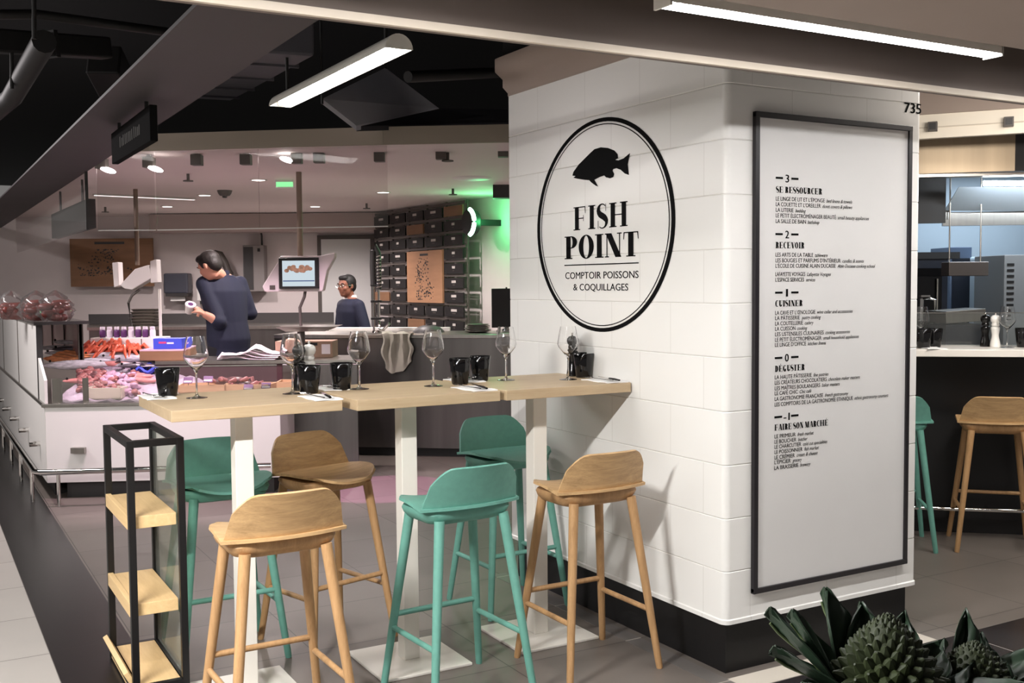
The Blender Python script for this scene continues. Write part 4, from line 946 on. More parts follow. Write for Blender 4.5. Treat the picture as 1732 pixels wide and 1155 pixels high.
for i, ((px, py), lb) in enumerate(zip([(99, 628), (107, 626), (114, 622), (122, 618), (131, 616), (150, 612)], ['nearest the glass post', 'second from the glass post', 'third from the glass post', 'in the middle of the row', 'next to the fish fillet', 'nearest the red crabs'])):
    q = bedpt(px, py); t = thing('langoustine', 'pale orange langoustine on ice, '+lb, 'langoustine', (q[0], q[1], q[2]+.085), RZ+.3+PI+random.uniform(-.3, .3), 'langoustines on ice')
    MB().loft([[(x, r*math.cos(2*PI*k/10), r*.8*math.sin(2*PI*k/10)+.02*math.sin(x*14)) for k in range(10)] for x, r in ((-.11, .006), (-.09, .024), (-.03, .03), (.03, .026), (.09, .02), (.12, .004))]).build('body', M['crabpale'], t, 60)
    for sd_ in (-1, 1): MB().tube([(-.07, sd_*.02, 0), (-.14, sd_*.05, .02), (-.22, sd_*.03, .02)], [.008, .012, .003], 8).build('claw', M['crabpale'], t, 60)
# clams and shells, piled in front
CL = {}
for k, m in enumerate(('clam', 'clamdark', 'shellpale')):
    me = MB().ball((0, 0, 0), (.030, .026, .017), 10, 6).mesh('clam', 60); me.materials.append(M[m]); CL[m] = me
random.seed(11)
lab = {'clam': 'small reddish clam in the heap at the front of the ice', 'clamdark': 'small dark brown clam in the heap at the front of the ice', 'shellpale': 'small pale lilac shell in the heap at the front of the ice'}
for k in range(190):
    if k < 120: px = random.uniform(133, 178); py = random.uniform(636, 668) - (px-133)*.05
    else: px = random.uniform(172, 232); py = random.uniform(638, 672)
    m = random.choice(['clam', 'clam', 'clamdark']) if px < 175 else random.choice(['shellpale', 'shellpale', 'clam'])
    q = bedpt(px, py); o = bpy.data.objects.new('clam', CL[m]); C.objects.link(o)
    o.location = (q[0], q[1], q[2]+random.uniform(.015, .05)); o.rotation_euler = (random.uniform(-.6, .6), random.uniform(-.6, .6), random.uniform(0, 6)); s_ = random.uniform(.8, 1.3); o.scale = (s_, s_, s_)
    tag(o, lab[m], 'shellfish', m.replace('clamdark', 'dark clams').replace('shellpale', 'pale shells').replace('clam', 'clams').replace('clamss', 'clams')+' heaped on the ice')
for i, ((px, py), lb) in enumerate(zip([(232, 641), (243, 643), (238, 649), (250, 650), (228, 648)], ['uppermost of five', 'right of the uppermost one', 'lower middle of five', 'rightmost of five', 'leftmost of five'])):
    q = bedpt(px, py); t = MB().loft([[(x, r*math.cos(2*PI*k/10), r*.7*math.sin(2*PI*k/10)) for k in range(10)] for x, r in ((-.07, .005), (-.05, .022), (0, .03), (.05, .024), (.075, .004))]).build('fish_fillet', M['fishpink'], None, 60)
    t.location = (q[0], q[1], q[2]+.03); t.rotation_euler = (0, 0, RZ+random.uniform(-.3, .3)); tag(t, 'small pink fillet near the smoky tumbler, '+lb, 'fillet', 'small pink fillets')
for (px, py), lb in zip([(240, 628), (250, 634)], ['upper of two', 'lower of two']):
    q = bedpt(px, py); t = thing('blue_packet', 'glossy blue packet on the ice beside the smoky tumbler, '+lb, 'packet', (q[0], q[1], q[2]+.04), RZ+.3); g = [[(-.09+.18*j/8, -.04+.08*i/4, .02*math.sin(j*1.2)+.015*math.cos(i*2)) for j in range(9)] for i in range(5)]
    MB().sheet(g, .02).build('wrapper', M['blue'], t, 60); MB(Matrix.Rotation(.4, 4, 'Z')).box(-.05, -.012, .028, .05, .012, .036).build('label', M['paper'], t, 0)
def tray(label, px, py, v, sx_, sy_, h_, rz=0.0, m='crate', grp=None, z0=None):
    q = P(px, py, v); z_ = q[2] if z0 is None else z0; t = thing('wooden_tray', label, 'tray', (q[0], q[1], z_), RZ+rz, grp)
    MB().box(-sx_/2, -sy_/2, 0, sx_/2, sy_/2, .008).build('bottom', M[m], t, 0)
    for s in (-1, 1):
        MB().box(-sx_/2, s*sy_/2-.006, .008, sx_/2, s*sy_/2+.006, h_).build('side', M[m], t, 0); MB().box(s*sx_/2-.006, -sy_/2+.006, .008, s*sx_/2+.006, sy_/2-.006, h_).build('end', M[m], t, 0)
    return t
M['paletray'] = mat('pale_tray', (206, 194, 178), .5)
tray('pale shallow tray at the front of the ice behind the glass', 182, 688, 7.86, .26, .16, .085, 0, 'paletray', 'trays in the fish case', .716)
tray('wooden tray of shells behind the first wine glass', 345, 664, 8.0, .34, .2, .06, .1, 'crate', 'trays in the fish case', .745)
tray('wooden tray behind the pair of wine glasses at left, with two price cards', 425, 662, 8.02, .34, .2, .06, -.1, 'crate', 'trays in the fish case', .745)
tray('small wooden tray at the right end of the fish case', 495, 660, 8.05, .2, .2, .075, .05, 'crate', 'trays in the fish case', .745)
for (px, py, v), lb in zip([(318, 643, 7.95), (352, 641, 7.9), (420, 655, 7.9), (450, 652, 7.9)], ['between tumbler and first glass', 'right of the first wine glass', 'left of two before the wooden tray', 'right of two before the wooden tray']):
    q = P(px, py, v); t = thing('price_card', 'small purple and white price card, '+lb, 'card', q, RZ, 'price cards in the fish case')
    MB(Matrix.Rotation(-.5, 4, 'X')).box(-.035, 0, -.025, .035, .003, .025).build('card', M['purple'], t, 0)
    MB(Matrix.Rotation(-.5, 4, 'X')).box(-.03, -.002, -.018, .03, 0, -.004).build('price_strip', M['paper'], t, 0)
    MB().tube([(0, .004, -.02), (0, .01, .745-q[2])], .003, 6).build('pick', M['rackgrey'], t)
for (px, py), lb in zip([(378, 645), (398, 643), (415, 650)], ['leftmost of three', 'middle of three', 'rightmost of three']):
    q = P(px, py, 8.1); t = thing('brown_crab', 'brown crab in the shaded right part of the fish case, '+lb, 'crab', (q[0], q[1], q[2]), RZ, 'brown crabs in shade')
    MB().ball((0, 0, 0), (.075, .055, .03), 12, 7).build('carapace', M['clamdark'], t, 60)
    for s in (-1, 1):
        MB().tube([(s*.05, -.03, 0), (s*.10, -.06, .015), (s*.07, -.1, .01)], [.012, .02, .006], 8).build('claw', M['clam'], t, 60)
        for k in range(3): MB().tube([(s*.06, .0+.02*k, 0), (s*.12, .0+.03*k, .02), (s*.14, .0+.035*k, -.06)], [.008, .008, .003], 6).build('leg', M['clam'], t, 60)
    mb = MB().tube([(q[0], q[1], q[2]-.02), (q[0], q[1], .72)], .02, 8)
# bags of octopus and sausages on the glass shelf
def bag(label, px, py, v, n, m):
    q = P(px, py, v); t = thing('food_bag', label, 'bag', (q[0], q[1], 1.283), RZ, 'clear bags of red sausages on the glass shelf')
    for i in range(n):
        a = random.uniform(0, 6.28); r = random.uniform(0, .07); z_ = .033+.026*(i//4)
        MB(Tr((r*math.cos(a), r*math.sin(a)*.7, z_), random.uniform(0, 3), random.uniform(-.4, .4))).loft([[(x, rr*math.cos(2*PI*k/10), rr*math.sin(2*PI*k/10)) for k in range(10)] for x, rr in ((-.065, .006), (-.05, .026), (0, .032), (.05, .027), (.066, .006))]).build('sausage', m, t, 60)
    g = []
    for i in range(10):
        s = i/9; row = []
        for k in range(17):
            a = 2*PI*k/16; r = (.13*math.sin(PI*min(1, .22+s*.78))**.75+.006)*(1+(.10*math.sin(k*2.7+i*1.3)+.10*math.sin(k*5.1+i*2.9+px))*(k % 16 != 0 or 1)); row.append((r*math.cos(a), r*.75*math.sin(a), .002+.24*s))
        g.append(row)
    MB().sheet(g).build('plastic', M['plastic'], t, 60)
bag('clear bag of dark red sausages on the glass shelf, leftmost of three', 20, 548, 8.6, 16, M['bag'])
bag('clear bag of red sausages on the glass shelf, middle of three', 62, 548, 8.25, 17, M['bag'])
bag('clear bag of glossy red sausages on the glass shelf, rightmost of three', 95, 548, 8.12, 17, M['bag'])
# jar rack: white box with rows of small jars
q = P(215, 603, 8.72); jb = thing('white_display_box', 'white box with a pole holding rows of small purple jars', 'box', (q[0], q[1], q[2]), RZ)
wbx = (Uof(275, 8.72)-Uof(155, 8.72)); hb = float(P(215, 571, 8.72)[2]-q[2])
MB().box(-wbx/2, -.02, -.12, wbx/2, .22, hb).build('box', M['white'], jb, 0, .004)
for x in (-wbx*.18, wbx*.22): MB().box(x-.003, -.024, -.05, x+.003, -.02, hb-.01).build('seam', M['rackgrey'], jb, 0)
MB().tube([(wbx*.5-.01, .0, hb), (wbx*.5-.01, 0, hb+.40)], .012, 10).build('pole', M['whitemetal'], jb)
for k in range(16):
    x = -wbx/2+.05+(wbx-.14)*k/15; yy = .04 if k % 2 else .12
    p_ = q[:2]+RH2*x+FH2*yy; c_ = 'purple' if k % 3 else 'white'
    t = thing('small_jar', '%s small jar on the white box, %s from the left' % (c_, ['first', 'second', 'third', 'fourth', 'fifth', 'sixth', 'seventh', 'eighth', 'ninth', 'tenth', 'eleventh', 'twelfth', 'thirteenth', 'fourteenth', 'fifteenth', 'sixteenth'][k]), 'jar', (p_[0], p_[1], q[2]+hb+.001), 0, 'small jars on the white box')
    MB().lathe([(.001, 0), (.022, 0), (.024, .01), (.024, .055), (.018, .065), (.001, .066)], 14).build('jar', M['purple'] if k % 3 else M['jarwhite'], t); MB().lathe([(.001, .066), (.02, .066), (.02, .085), (.001, .086)], 14).build('lid', M['jarwhite'], t)
# boxes on the counter
q = P(282, 615, 8.5); t = thing('pink_slab_box', 'flat pinkish box with dark front on the case deck, under a blue box', 'box', (q[0], q[1], .956), RZ); wb_ = Uof(322, 8.5)-Uof(245, 8.5)
MB().box(-wb_/2, -.1, 0, wb_/2, .2, .075).build('body', M['board'], t, 0, .003); MB().box(-wb_/2, -.1, .075, wb_/2, .2, .088).build('lid', M['pinkbox'], t, 0, .003)
q2 = q+np.array([0, 0, 0]); t = thing('blue_carton', 'bright blue carton lying on the flat pink box', 'carton', (q[0]+RH2[0]*.03, q[1]+RH2[1]*.03, 1.0445), RZ)
MB().box(-.115, -.06, 0, .115, .10, .085).build('body', M['blue'], t, 0, .003); MB().box(-.07, -.0615, .045, -.01, -.06, .06).build('red_mark', mat('red_mark', (190, 60, 110), .5), t, 0); MB().box(-.005, -.0615, .042, .05, -.06, .055).build('white_mark', M['paper'], t, 0)
q = P(515, 615, 8.6); wb_ = Uof(563, 8.6)-Uof(466, 8.6); t = thing('cardboard_box', 'brown cardboard box with a handle slot, behind the pepper mills', 'box', (q[0], q[1], .956), RZ)
hbx = float(P(515, 577, 8.6)[2]-.956)
MB().box(-wb_/2, -.01, 0, wb_/2, .25, hbx).build('carton', M['card'], t, 0, .003); MB().box(-.005, -.0115, hbx-.035, .11, -.0095, hbx-.012).build('handle_slot', M['black'], t, 0); MB().box(wb_/2-.09, -.0115, .03, wb_/2-.02, -.0095, .11).build('label', M['paper'], t, 0)
q = P(425, 612, 8.5); t = thing('paper_sheets', 'crumpled stack of white wrapping paper on the case deck', 'paper', (q[0], q[1], .957), RZ)
for k in range(4):
    g = [[(-.24+.48*j/12, -.12+.2*i/6, .012*k+.006+.03*max(0, math.sin(j*.55+k*1.1))*(i/6)+.02*math.exp(-((j-4-k)/1.8)**2)*(1+.5*k)) for j in range(13)] for i in range(7)]
    MB(Matrix.Rotation(.12*(k-1), 4, 'Z')).sheet(g, .002).build('sheet', M['paper'], t, 60)
# stack of steel trays
q = P(246, 556, 10.9)
# back counter along the wall
bc = [P(150, 545, 11.6), P(565, 545, 11.6), P(565, 545, 12.6), P(150, 545, 12.6)]; BZ = 1.10
t = thing('back_counter', 'dark steel back counter along the wall behind the first man', 'counter', (0, 0, 0))
MB().prism([(p[0], p[1]) for p in bc], .0, BZ-.03).build('carcass', M['steeldark'], t, 0); MB().prism(inset([(p[0], p[1]) for p in bc], -.02), BZ-.03, BZ).build('worktop', M['steel'], t, 0)
bs = [P(150, 545, 12.6), P(565, 545, 12.6), P(565, 545, 12.62), P(150, 545, 12.62)]; MB().prism([(p[0], p[1]) for p in bs], BZ, BZ+.12).build('upstand', M['dark'], t, 0)
q = P(246, 545, 11.9)
for k in range(6):
    tt = thing('steel_tray', 'shallow steel tray in the stack behind the jars, %s from the bottom' % ['first', 'second', 'third', 'fourth', 'fifth', 'topmost, sixth'][k], 'tray', (q[0]+.01*(k % 2), q[1], BZ+.001+.033*k), RZ, 'stack of steel trays')
    MB().loft([rrect(-.13*1.0, -.1, .13, .1, .02)] and [[(x, y, z_) for x, y in rrect(-.14-o_, -.1-o_, .14+o_, .1+o_, .02)] for z_, o_ in ((0, -.02), (.026, .0), (.026, .012), (.029, .012))]).build('tray', M['steel'], tt, 40)

# ------------------------------------------------------------------ scales
def scale_head(name, label, px, py, v, rz, flip=False):
    q = P(px, py, v); t = thing(name, label, 'scale', q, RZ+rz)
    return t, q
t, q = scale_head('price_scale', 'white price scale with a lit screen showing shellfish, on a bent steel stand', 506, 462, 8.25, 0)
k = 8.25/1786.9
def L2(px, py, y=0): return ((px-506)*k, y, -(py-462)*k)
# housing: curved white shell wider than the screen
sec = [L2(447, 493), L2(443, 484), L2(455, 465), L2(471, 442), L2(474, 433), L2(541, 433), L2(567, 428), L2(566, 436), L2(553, 458), L2(545, 492), L2(540, 493)]
MB().loft([[(x, .0, z_) for x, _, z_ in sec], [(x*.96, .16, z_) for x, _, z_ in sec]]).build('housing', mat('scale_white', (226, 214, 216), .35), t, 0, .008)
a, b = L2(473, 488), L2(540, 436)
MB().box(a[0], -.03, a[2], b[0], .0, b[2]).build('screen_frame', M['black'], t, 0, .004)
a, b = L2(479, 484), L2(533.5, 441); MB().box(a[0], -.032, a[2], b[0], -.030, b[2]).build('lit_screen', M['screen'], t, 0)
pic = MB(); rnd = random.Random(3)
for i in range(22):
    u = rnd.uniform(-1, 1); c_ = L2(506+u*20, 455+rnd.uniform(-4, 4)); pic.ball((c_[0], -.033, c_[2]), (.020, .004, .016), 10, 6)
remeshed(pic, 'screen_picture', M['screenpic'], .003, t, 1)
a, b = L2(480, 475.8), L2(533, 474.2); MB().box(a[0], -.0335, a[2], b[0], -.032, b[2]).build('screen_bar', M['screenink'], t, 0)
a, b = L2(456, 489), L2(465, 482); MB().box(a[0], -.006, a[2], b[0], .002, b[2]).build('switch', M['rackgrey'], t, 0)
MB().tube([L2(514, 490, .05), L2(512, 502, .05), L2(504, 520, .05), L2(505, 553, .05)], .012, 10).build('stand', M['rackgrey'], t, 60)
MB().loft([[L2(470, 552, -.12), L2(570, 552, -.12), L2(572, 551, .18), L2(472, 551, .18)], [L2(484, 560, -.06), L2(550, 560, -.06), L2(552, 559, .14), L2(486, 559, .14)]]).build('weighing_pan', M['steel'], t, 0)
zz = q[2]
MB().tube([(0, .06, .13), (0, .06, 2.43-zz)], .022, 12).build('ceiling_pole', mat('bronze_pole', (132, 112, 96), .4), t)
MB().tube([L2(505, 560, .05), (0, .05, .957-zz)], .03, 12).build('pedestal', M['rackgrey'], t)
t, q = scale_head('hanging_scale', 'white price scale seen from behind, tilted on a bent stand over the fish', 229, 465, 9.6, 0)
k = 9.6/1786.9
def L3(px, py, y=0): return ((px-229)*k, y, -(py-465)*k)
sc2 = mat('scale_back_white', (214, 206, 204), .4)
MB().loft([[L3(190, 444), L3(200, 443), L3(201, 483), L3(192, 486)], [L3(190, 444, .12), L3(200, 443, .12), L3(201, 483, .12), L3(192, 486, .12)]]).build('screen_back', sc2, t, 0, .006)
MB().loft([[L3(202, 482), L3(228, 455), L3(252, 448), L3(257, 470), L3(222, 490), L3(210, 488)], [L3(202, 482, .14), L3(228, 455, .14), L3(252, 448, .14), L3(257, 470, .14), L3(222, 490, .14), L3(210, 488, .14)]]).build('housing', sc2, t, 0, .008)
MB().loft([[L3(254, 442), L3(265, 439), L3(266, 478), L3(254, 479)], [L3(254, 442, .12), L3(265, 439, .12), L3(266, 478, .12), L3(254, 479, .12)]]).build('keypad_back', sc2, t, 0, .006)
MB().tube([L3(232, 489, .06), L3(218, 500, .06), L3(212, 512, .06), L3(216, 556, .06)], .012, 10).build('stand', M['rackgrey'], t, 60)
MB().tube([(0, .06, .09), (0, .06, 2.43-q[2])], .02, 12).build('ceiling_pole', mat('bronze_pole_b', (118, 98, 84), .45), t)

# ------------------------------------------------------------------ steel counter in the middle of the fish shop
CA, CB = P(468, 770, 9.62)[:2], P(900, 770, 9.25)[:2]
cd_ = (CB-CA)/np.linalg.norm(CB-CA); cn = np.array([-cd_[1], cd_[0]])
t = thing('steel_counter', 'long brushed steel service counter behind the high tables', 'counter', (0, 0, 0))
MB().prism([tuple(CA), tuple(CB), tuple(CB+cn*.7), tuple(CA+cn*.7)], .08, 1.065).build('front_body', M['steeldark'], t, 0)
MB().prism([tuple(CA+cn*.06), tuple(CB+cn*.06), tuple(CB+cn*.66), tuple(CA+cn*.66)], 0, .08).build('plinth', M['black'], t, 0)
MB().prism([tuple(CA-cn*.02), tuple(CB-cn*.02), tuple(CB+cn*.72), tuple(CA+cn*.72)], 1.065, 1.10).build('worktop', M['steel'], t, 0, .004)
CZ = 1.1005
def onctr(px, off): 
    # point on the counter top behind the front edge at picture column px
    o = P(px, 560, 9.5); d = (o-CP)[:2]; n = cn; tt = ((CA+n*off-CP[:2])@n)/(d@n); return CP[:2]+d*tt
a, b = onctr(556, .66), onctr(760, .66)
t = thing('white_ledge', 'white raised ledge along the steel counter back, before the man with glasses', 'ledge', (0, 0, 0))
MB().prism([tuple(a), tuple(b), tuple(b+cn*.05), tuple(a+cn*.05)], CZ, CZ+.035).build('ledge', M['white'], t, 0, .003)
# spray tap
q = onctr(638, .35); t = thing('spray_tap', 'tall kitchen spray tap with a spring hose on the steel counter', 'tap', (q[0], q[1], CZ), RZ)
kk = 9.9/1786.9
MB().tube([(-.03, 0, 0), (-.03, 0, .72)], .011, 10).build('riser', M['chrome'], t)
MB().tube([(.02, 0, .05), (.02, 0, .40)], .011, 10).build('second_riser', M['chrome'], t)
MB().tube([(-.03, 0, .44), (-.034, 0, .62), (-.03, 0, .76), (-.005, 0, .80), (.02, 0, .74), (.022, 0, .55), (.02, 0, .40)], .026, 12).build('hose_sleeve', M['dark'], t, 60)
sp_ = [(.02+.026*math.cos(i*.9), .026*math.sin(i*.9), .40+.0045*i) for i in range(70)]; MB().tube(sp_, .005, 6).build('spring', M['chrome'], t, 60)
for z_ in (.43, .28, .12): MB().box(-.055, -.02, z_, .045, .02, z_+.02).build('clamp', M['black'], t, 0, .003)
MB().tube([(.02, 0, .10), (.03, -.06, .04), (.07, -.10, .03), (.11, -.12, .07), (.13, -.13, .09)], .014, 10).build('spout', M['chrome'], t, 60)
MB().lathe([(.001, 0), (.05, 0), (.045, .02), (.001, .022)], 16).build('base', M['chrome'], t)
# cloth over the edge
q = CA+cd_*float((onctr(672, 0)-CA)@cd_); g = []
for i in range(16):
    s = i/15; row = []
    for j in range(15):
        u = -1+2*j/14; wv = .010*math.sin(j*1.5+i*.4)
        if s < .25: y, z_ = .10*(1-s/.25)-.03, .012+.012*math.sin(j*.9)
        else: y, z_ = -.034-.012*(1+math.sin(j*1.5)), .012-(s-.25)/.75*(.30+.06*math.cos(u*2+.6))
        hw = .13*(1-.25*s*s)+.015*math.sin(i*.8)
        row.append((u*hw+(.05*s if u > 0 else -.01*s), y+wv, z_))
    g.append(row)
t = MB().sheet(g, .004).build('tea_towel', M['cloth'], None, 60); t.location = (q[0], q[1], CZ); t.rotation_euler = (0, 0, math.atan2(cd_[1], cd_[0])); tag(t, 'crumpled grey green cloth hanging over the edge of the steel counter', 'cloth')
q = onctr(664, .12)
g = [[(.16*(j/8-.5)*(1-.1*i), .05*(i-2)/2, .03+.03*math.sin(j*1.1+i)+.02*math.cos(i*1.7)) for j in range(9)] for i in range(5)]
# dark bowl, plates, till screen
q = onctr(725, .4); t = thing('dark_bowl', 'low dark upturned bowl on the steel counter under the plaque wall', 'bowl', (q[0], q[1], CZ), RZ); MB().lathe([(.15, 0), (.145, .012), (.11, .045), (.05, .065), (.001, .068)], 24).build('bowl', M['dark'], t); MB().lathe([(.001, .068), (.03, .068), (.028, .076), (.001, .077)], 16).build('foot', M['dark'], t)
q = onctr(808, .35)
for k in range(6):
    r = .125-.004*k; zb_ = CZ+.012*k
    tt = thing('dish', 'grey dish in the stack beside the dark till screen, %s from the bottom' % ['first', 'second', 'third', 'fourth', 'fifth', 'sixth and topmost'][k], 'dish', (q[0]+.008*math.sin(k*2), q[1]+.006*math.cos(k*3), zb_), 0, 'stack of dishes on the steel counter')
    MB().lathe([(.001, 0), (r*.6, 0), (r, .014), (r, .017), (r*.6, .004), (.001, .004)], 26).build('dish', M['steel'], tt)
q = onctr(852, .45); t = thing('till_screen', 'black flat till screen standing on the counter against the pillar edge', 'screen', (q[0], q[1], CZ), RZ+.1)
MB().box(-.11, -.015, .04, .20, .015, .40).build('panel', M['black'], t, 0, .004); MB().box(-.01, .0, .0, .09, .03, .06).build('stand', M['black'], t, 0); MB().box(-.06, -.06, 0, .14, .10, .012).build('foot', M['black'], t, 0); MB().box(.02, -.012, .40, .035, .0, .412).build('camera_bump', M['dark'], t, 0)
q = P(845, 312, 9.6); t = thing('wall_speaker', 'dark grey box speaker hanging high against the pillar edge', 'speaker', q, RZ)
MB().box(-.06, -.08, -.125, .12, .08, .125).build('cabinet', M['dark'], t, 0, .004); MB().tube([(.02, 0, .125), (.02, 0, 2.43-q[2])], .012, 8).build('bracket', M['dark'], t)
# ---- plaque wall
ANG = math.atan2(sd[1], sd[0])
def SW(a, z_, off=0.0): q = SA[:2]+sd*a+sn*off; return np.array([q[0], q[1], z_])
ZB, ZTP, NR, NC = 1.03, 2.385, 9, 5
ph = (ZTP-ZB)/NR; pw = SL/NC
t = thing('plaque_rack', 'tall grey metal rack carrying rows of black product plaques', 'rack', (SA[0], SA[1], 0), ANG)
for r in range(NR+1):
    z_ = ZB+r*ph; MB().box(0, .012, z_-.010, SL, .03, z_+.018).build('rail', M['rackgrey'], t, 0)
for c_ in range(NC+1): x = c_*pw; MB().box(x-.008, .03, 0, x+.008, .05, ZTP+.03).build('upright', M['rackgrey'], t, 0)
ORD = ['top', 'second', 'third', 'fourth', 'fifth', 'sixth', 'seventh', 'eighth', 'bottom']; COL = ['leftmost', 'second', 'third', 'fourth', 'rightmost']
brown = {(0, 4), (1, 2), (6, 0), (8, 2)}
rnd = random.Random(5)
for r in range(NR):
    for c_ in range(NC):
        if 3 <= r <= 6 and c_ in (2, 3): continue
        q = SW((c_+.5)*pw, ZTP-(r+1)*ph+.02); isb = (r, c_) in brown
        t = thing('product_plaque', '%s plaque on the wall rack, %s row, %s column' % ('brown blank' if isb else 'black lettered', ORD[r], COL[c_]), 'plaque', q, ANG, 'plaques on the wall rack')
        MB().box(-pw*.45, -.008, 0, pw*.45, .010, ph*.70).build('board', M['board'] if isb else M['plaque'], t, 0)
        if not isb:
            n = rnd.randint(4, 8); wl = .016*n; mk = MB()
            MB().box(-wl/2*1.0, -.0095, ph*.36, wl/2, -.008, ph*.36+.026).build('product_name', M['plaqueink'], t, 0)
            MB().box(-wl*.3, -.0095, ph*.20, wl*.3, -.008, ph*.20+.008).build('small_text', M['rackgrey'], t, 0)
q = SW(3*pw, ZTP-7*ph+.01); t = thing('fish_map_board', 'large pale wooden board with dark map marks in the middle of the plaque wall', 'board', q, ANG)
MB().box(-pw*.95, -.012, 0, pw*.95, .010, ph*4-.03).build('board', M['boardpale'], t, 0)
MB().box(-.10, -.0135, ph*4-.085, .10, -.012, ph*4-.06).build('title', M['dark'], t, 0)
rnd = random.Random(9); mk = MB()
def marks(mb_n, t, w_, h_, x0, z0, n, y):
    px_, pz_ = 0.0, 0.0
    mb_ = MB()
    for k in range(n):
        ang = rnd.uniform(0, 6.28); px_ += .045*math.cos(ang); pz_ += .045*math.sin(ang)
        if k % 14 == 0: px_, pz_ = rnd.uniform(-w_, w_)*.8, rnd.uniform(-h_, h_)*.9
        px_ = max(-w_, min(w_, px_)); pz_ = max(-h_, min(h_, pz_)); r = rnd.uniform(.004, .014)
        mb_.prism([(x0+px_+r*rnd.uniform(.5, 1.6)*math.cos(a), z0+pz_+r*rnd.uniform(.4, 1.2)*math.sin(a)) for a in [i*PI/3 for i in range(6)]], 0, .001)
    mb_.v = [Vector((v.x, y-v.z, v.y)) for v in mb_.v]
    o = mb_.build(mb_n, M['dark'], t, 0); o['kind'] = 'stuff'; return o
marks('map_marks', t, pw*.65, ph*1.5, 0, ph*1.75, 190, -.012)
# board with a map on the back wall, left
a, b = P(121, 485, 13.25), P(261, 485, 13.25); zt_ = P(121, 404, 13.25)[2]
t = thing('wooden_map_board', 'brown wooden map board on the back wall behind the tilted scale', 'board', a, RZ); wb_ = float(np.linalg.norm((b-a)[:2]))
MB().box(0, -.02, 0, wb_, .01, zt_-a[2]).build('board', M['board'], t, 0); MB().box(wb_*.3, -.0215, zt_-a[2]-.07, wb_*.66, -.02, zt_-a[2]-.04).build('title', M['dark'], t, 0)
marks('map_marks', t, wb_*.36, .16, wb_*.46, .30, 170, -.02)
# wall fittings behind the first man
def wallbox(name, label, cat, x0, y0, x1, y1, m, v=13.3, d=.12):
    a = P(x0, y1, v); b = P(x1, y0, v); t = thing(name, label, cat, a, RZ); wd = float(np.linalg.norm((b-a)[:2])); hh = b[2]-a[2]
    return t, wd, hh
t, wd, hh = wallbox('towel_dispenser', 'dark grey paper towel dispenser on the back wall left of the first man', 'dispenser', 283, 462, 323, 501, M['dark'])
MB().box(0, -.14, hh*.12, wd, .05, hh).build('cover', mat('dispenser_grey', (70, 72, 82), .35), t, 0, .02); MB().box(wd*.06, -.13, 0, wd*.94, .05, hh*.16).build('slot', M['dark'], t, 0); MB().box(wd*.2, -.07, -.06, wd*.8, -.06, .02).build('paper_end', M['white'], t, 0)
t, wd, hh = wallbox('soap_dispenser', 'small white soap dispenser on the back wall beside the grey towel dispenser', 'dispenser', 337, 488, 352, 514, M['white'])
MB().box(0, -.1, hh*.2, wd, .05, hh).build('body', M['white'], t, 0, .01); MB().box(wd*.3, -.09, 0, wd*.7, .0, hh*.2).build('spout', M['dark'], t, 0)
t, wd, hh = wallbox('electric_cabinet', 'grey electric cabinet with a dark door on the back wall right of the first man', 'cabinet', 416, 415, 450, 493, M['rackgrey'])
MB().box(0, -.12, 0, wd, .05, hh).build('casing', mat('cabinet_grey', (128, 122, 120), .45), t, 0, .006); MB().box(wd*.04, -.127, hh*.04, wd*.48, -.12, hh*.96).build('door', M['dark'], t, 0); MB().box(wd*.70, -.13, hh*.86, wd*.82, -.12, hh*.93).build('lock', M['black'], t, 0)
MB().tube([(wd*.85, -.05, hh), (wd*.85, -.05, hh+.12), (wd*.7, -.04, hh+.3), (wd*.72, 0, hh+.55)], .012, 8).build('cable', M['dark'], t)
a_ = P(366, 432, 13.2)
o = MB().tube([P(362, 429, 13.2), P(372, 431, 13.2), P(380, 445, 13.2), P(388, 462, 13.2), P(390, 548, 13.0)], .05, 12).build('bent_pipe', M['rackgrey'], None, 60); tag(o, 'grey bent pipe on the back wall just behind the first man', 'pipe')
# ---- green neon ring on the wall
q = P(798, 376, 10.55); t = thing('green_ring_lamp', 'round black wall lamp with a glowing green neon ring', 'lamp', q, ANG)
Ry = Matrix.Rotation(PI/2, 4, 'X')          # axis along the wall normal (local -y faces the viewer side)
MB(Ry).lathe([(.001, -.05), (.105, -.05), (.125, -.03), (.125, .05), (.001, .05)], 32).build('drum', M['black'], t, 40)
R_ = [(.132*math.cos(math.radians(a)), -.045, .132*math.sin(math.radians(a))) for a in range(-72, 73, 6)]
MB().tube(R_, .020, 10).build('neon_ring', M['green'], t, 60)
MB().box(-.03, .05, -.03, .03, max(.08, float((q[:2]-wa)@sn)), .03).build('wall_arm', M['black'], t, 0)
pl = bpy.data.lights.new('green_ring_glow', 'POINT'); pl.energy = 9; pl.color = (.12, 1.0, .32); pl.shadow_soft_size = .08
po = bpy.data.objects.new('green_ring_glow', pl); C.objects.link(po); g_ = q[:2]+sd*.20-sn*.06; po.location = (g_[0], g_[1], q[2])

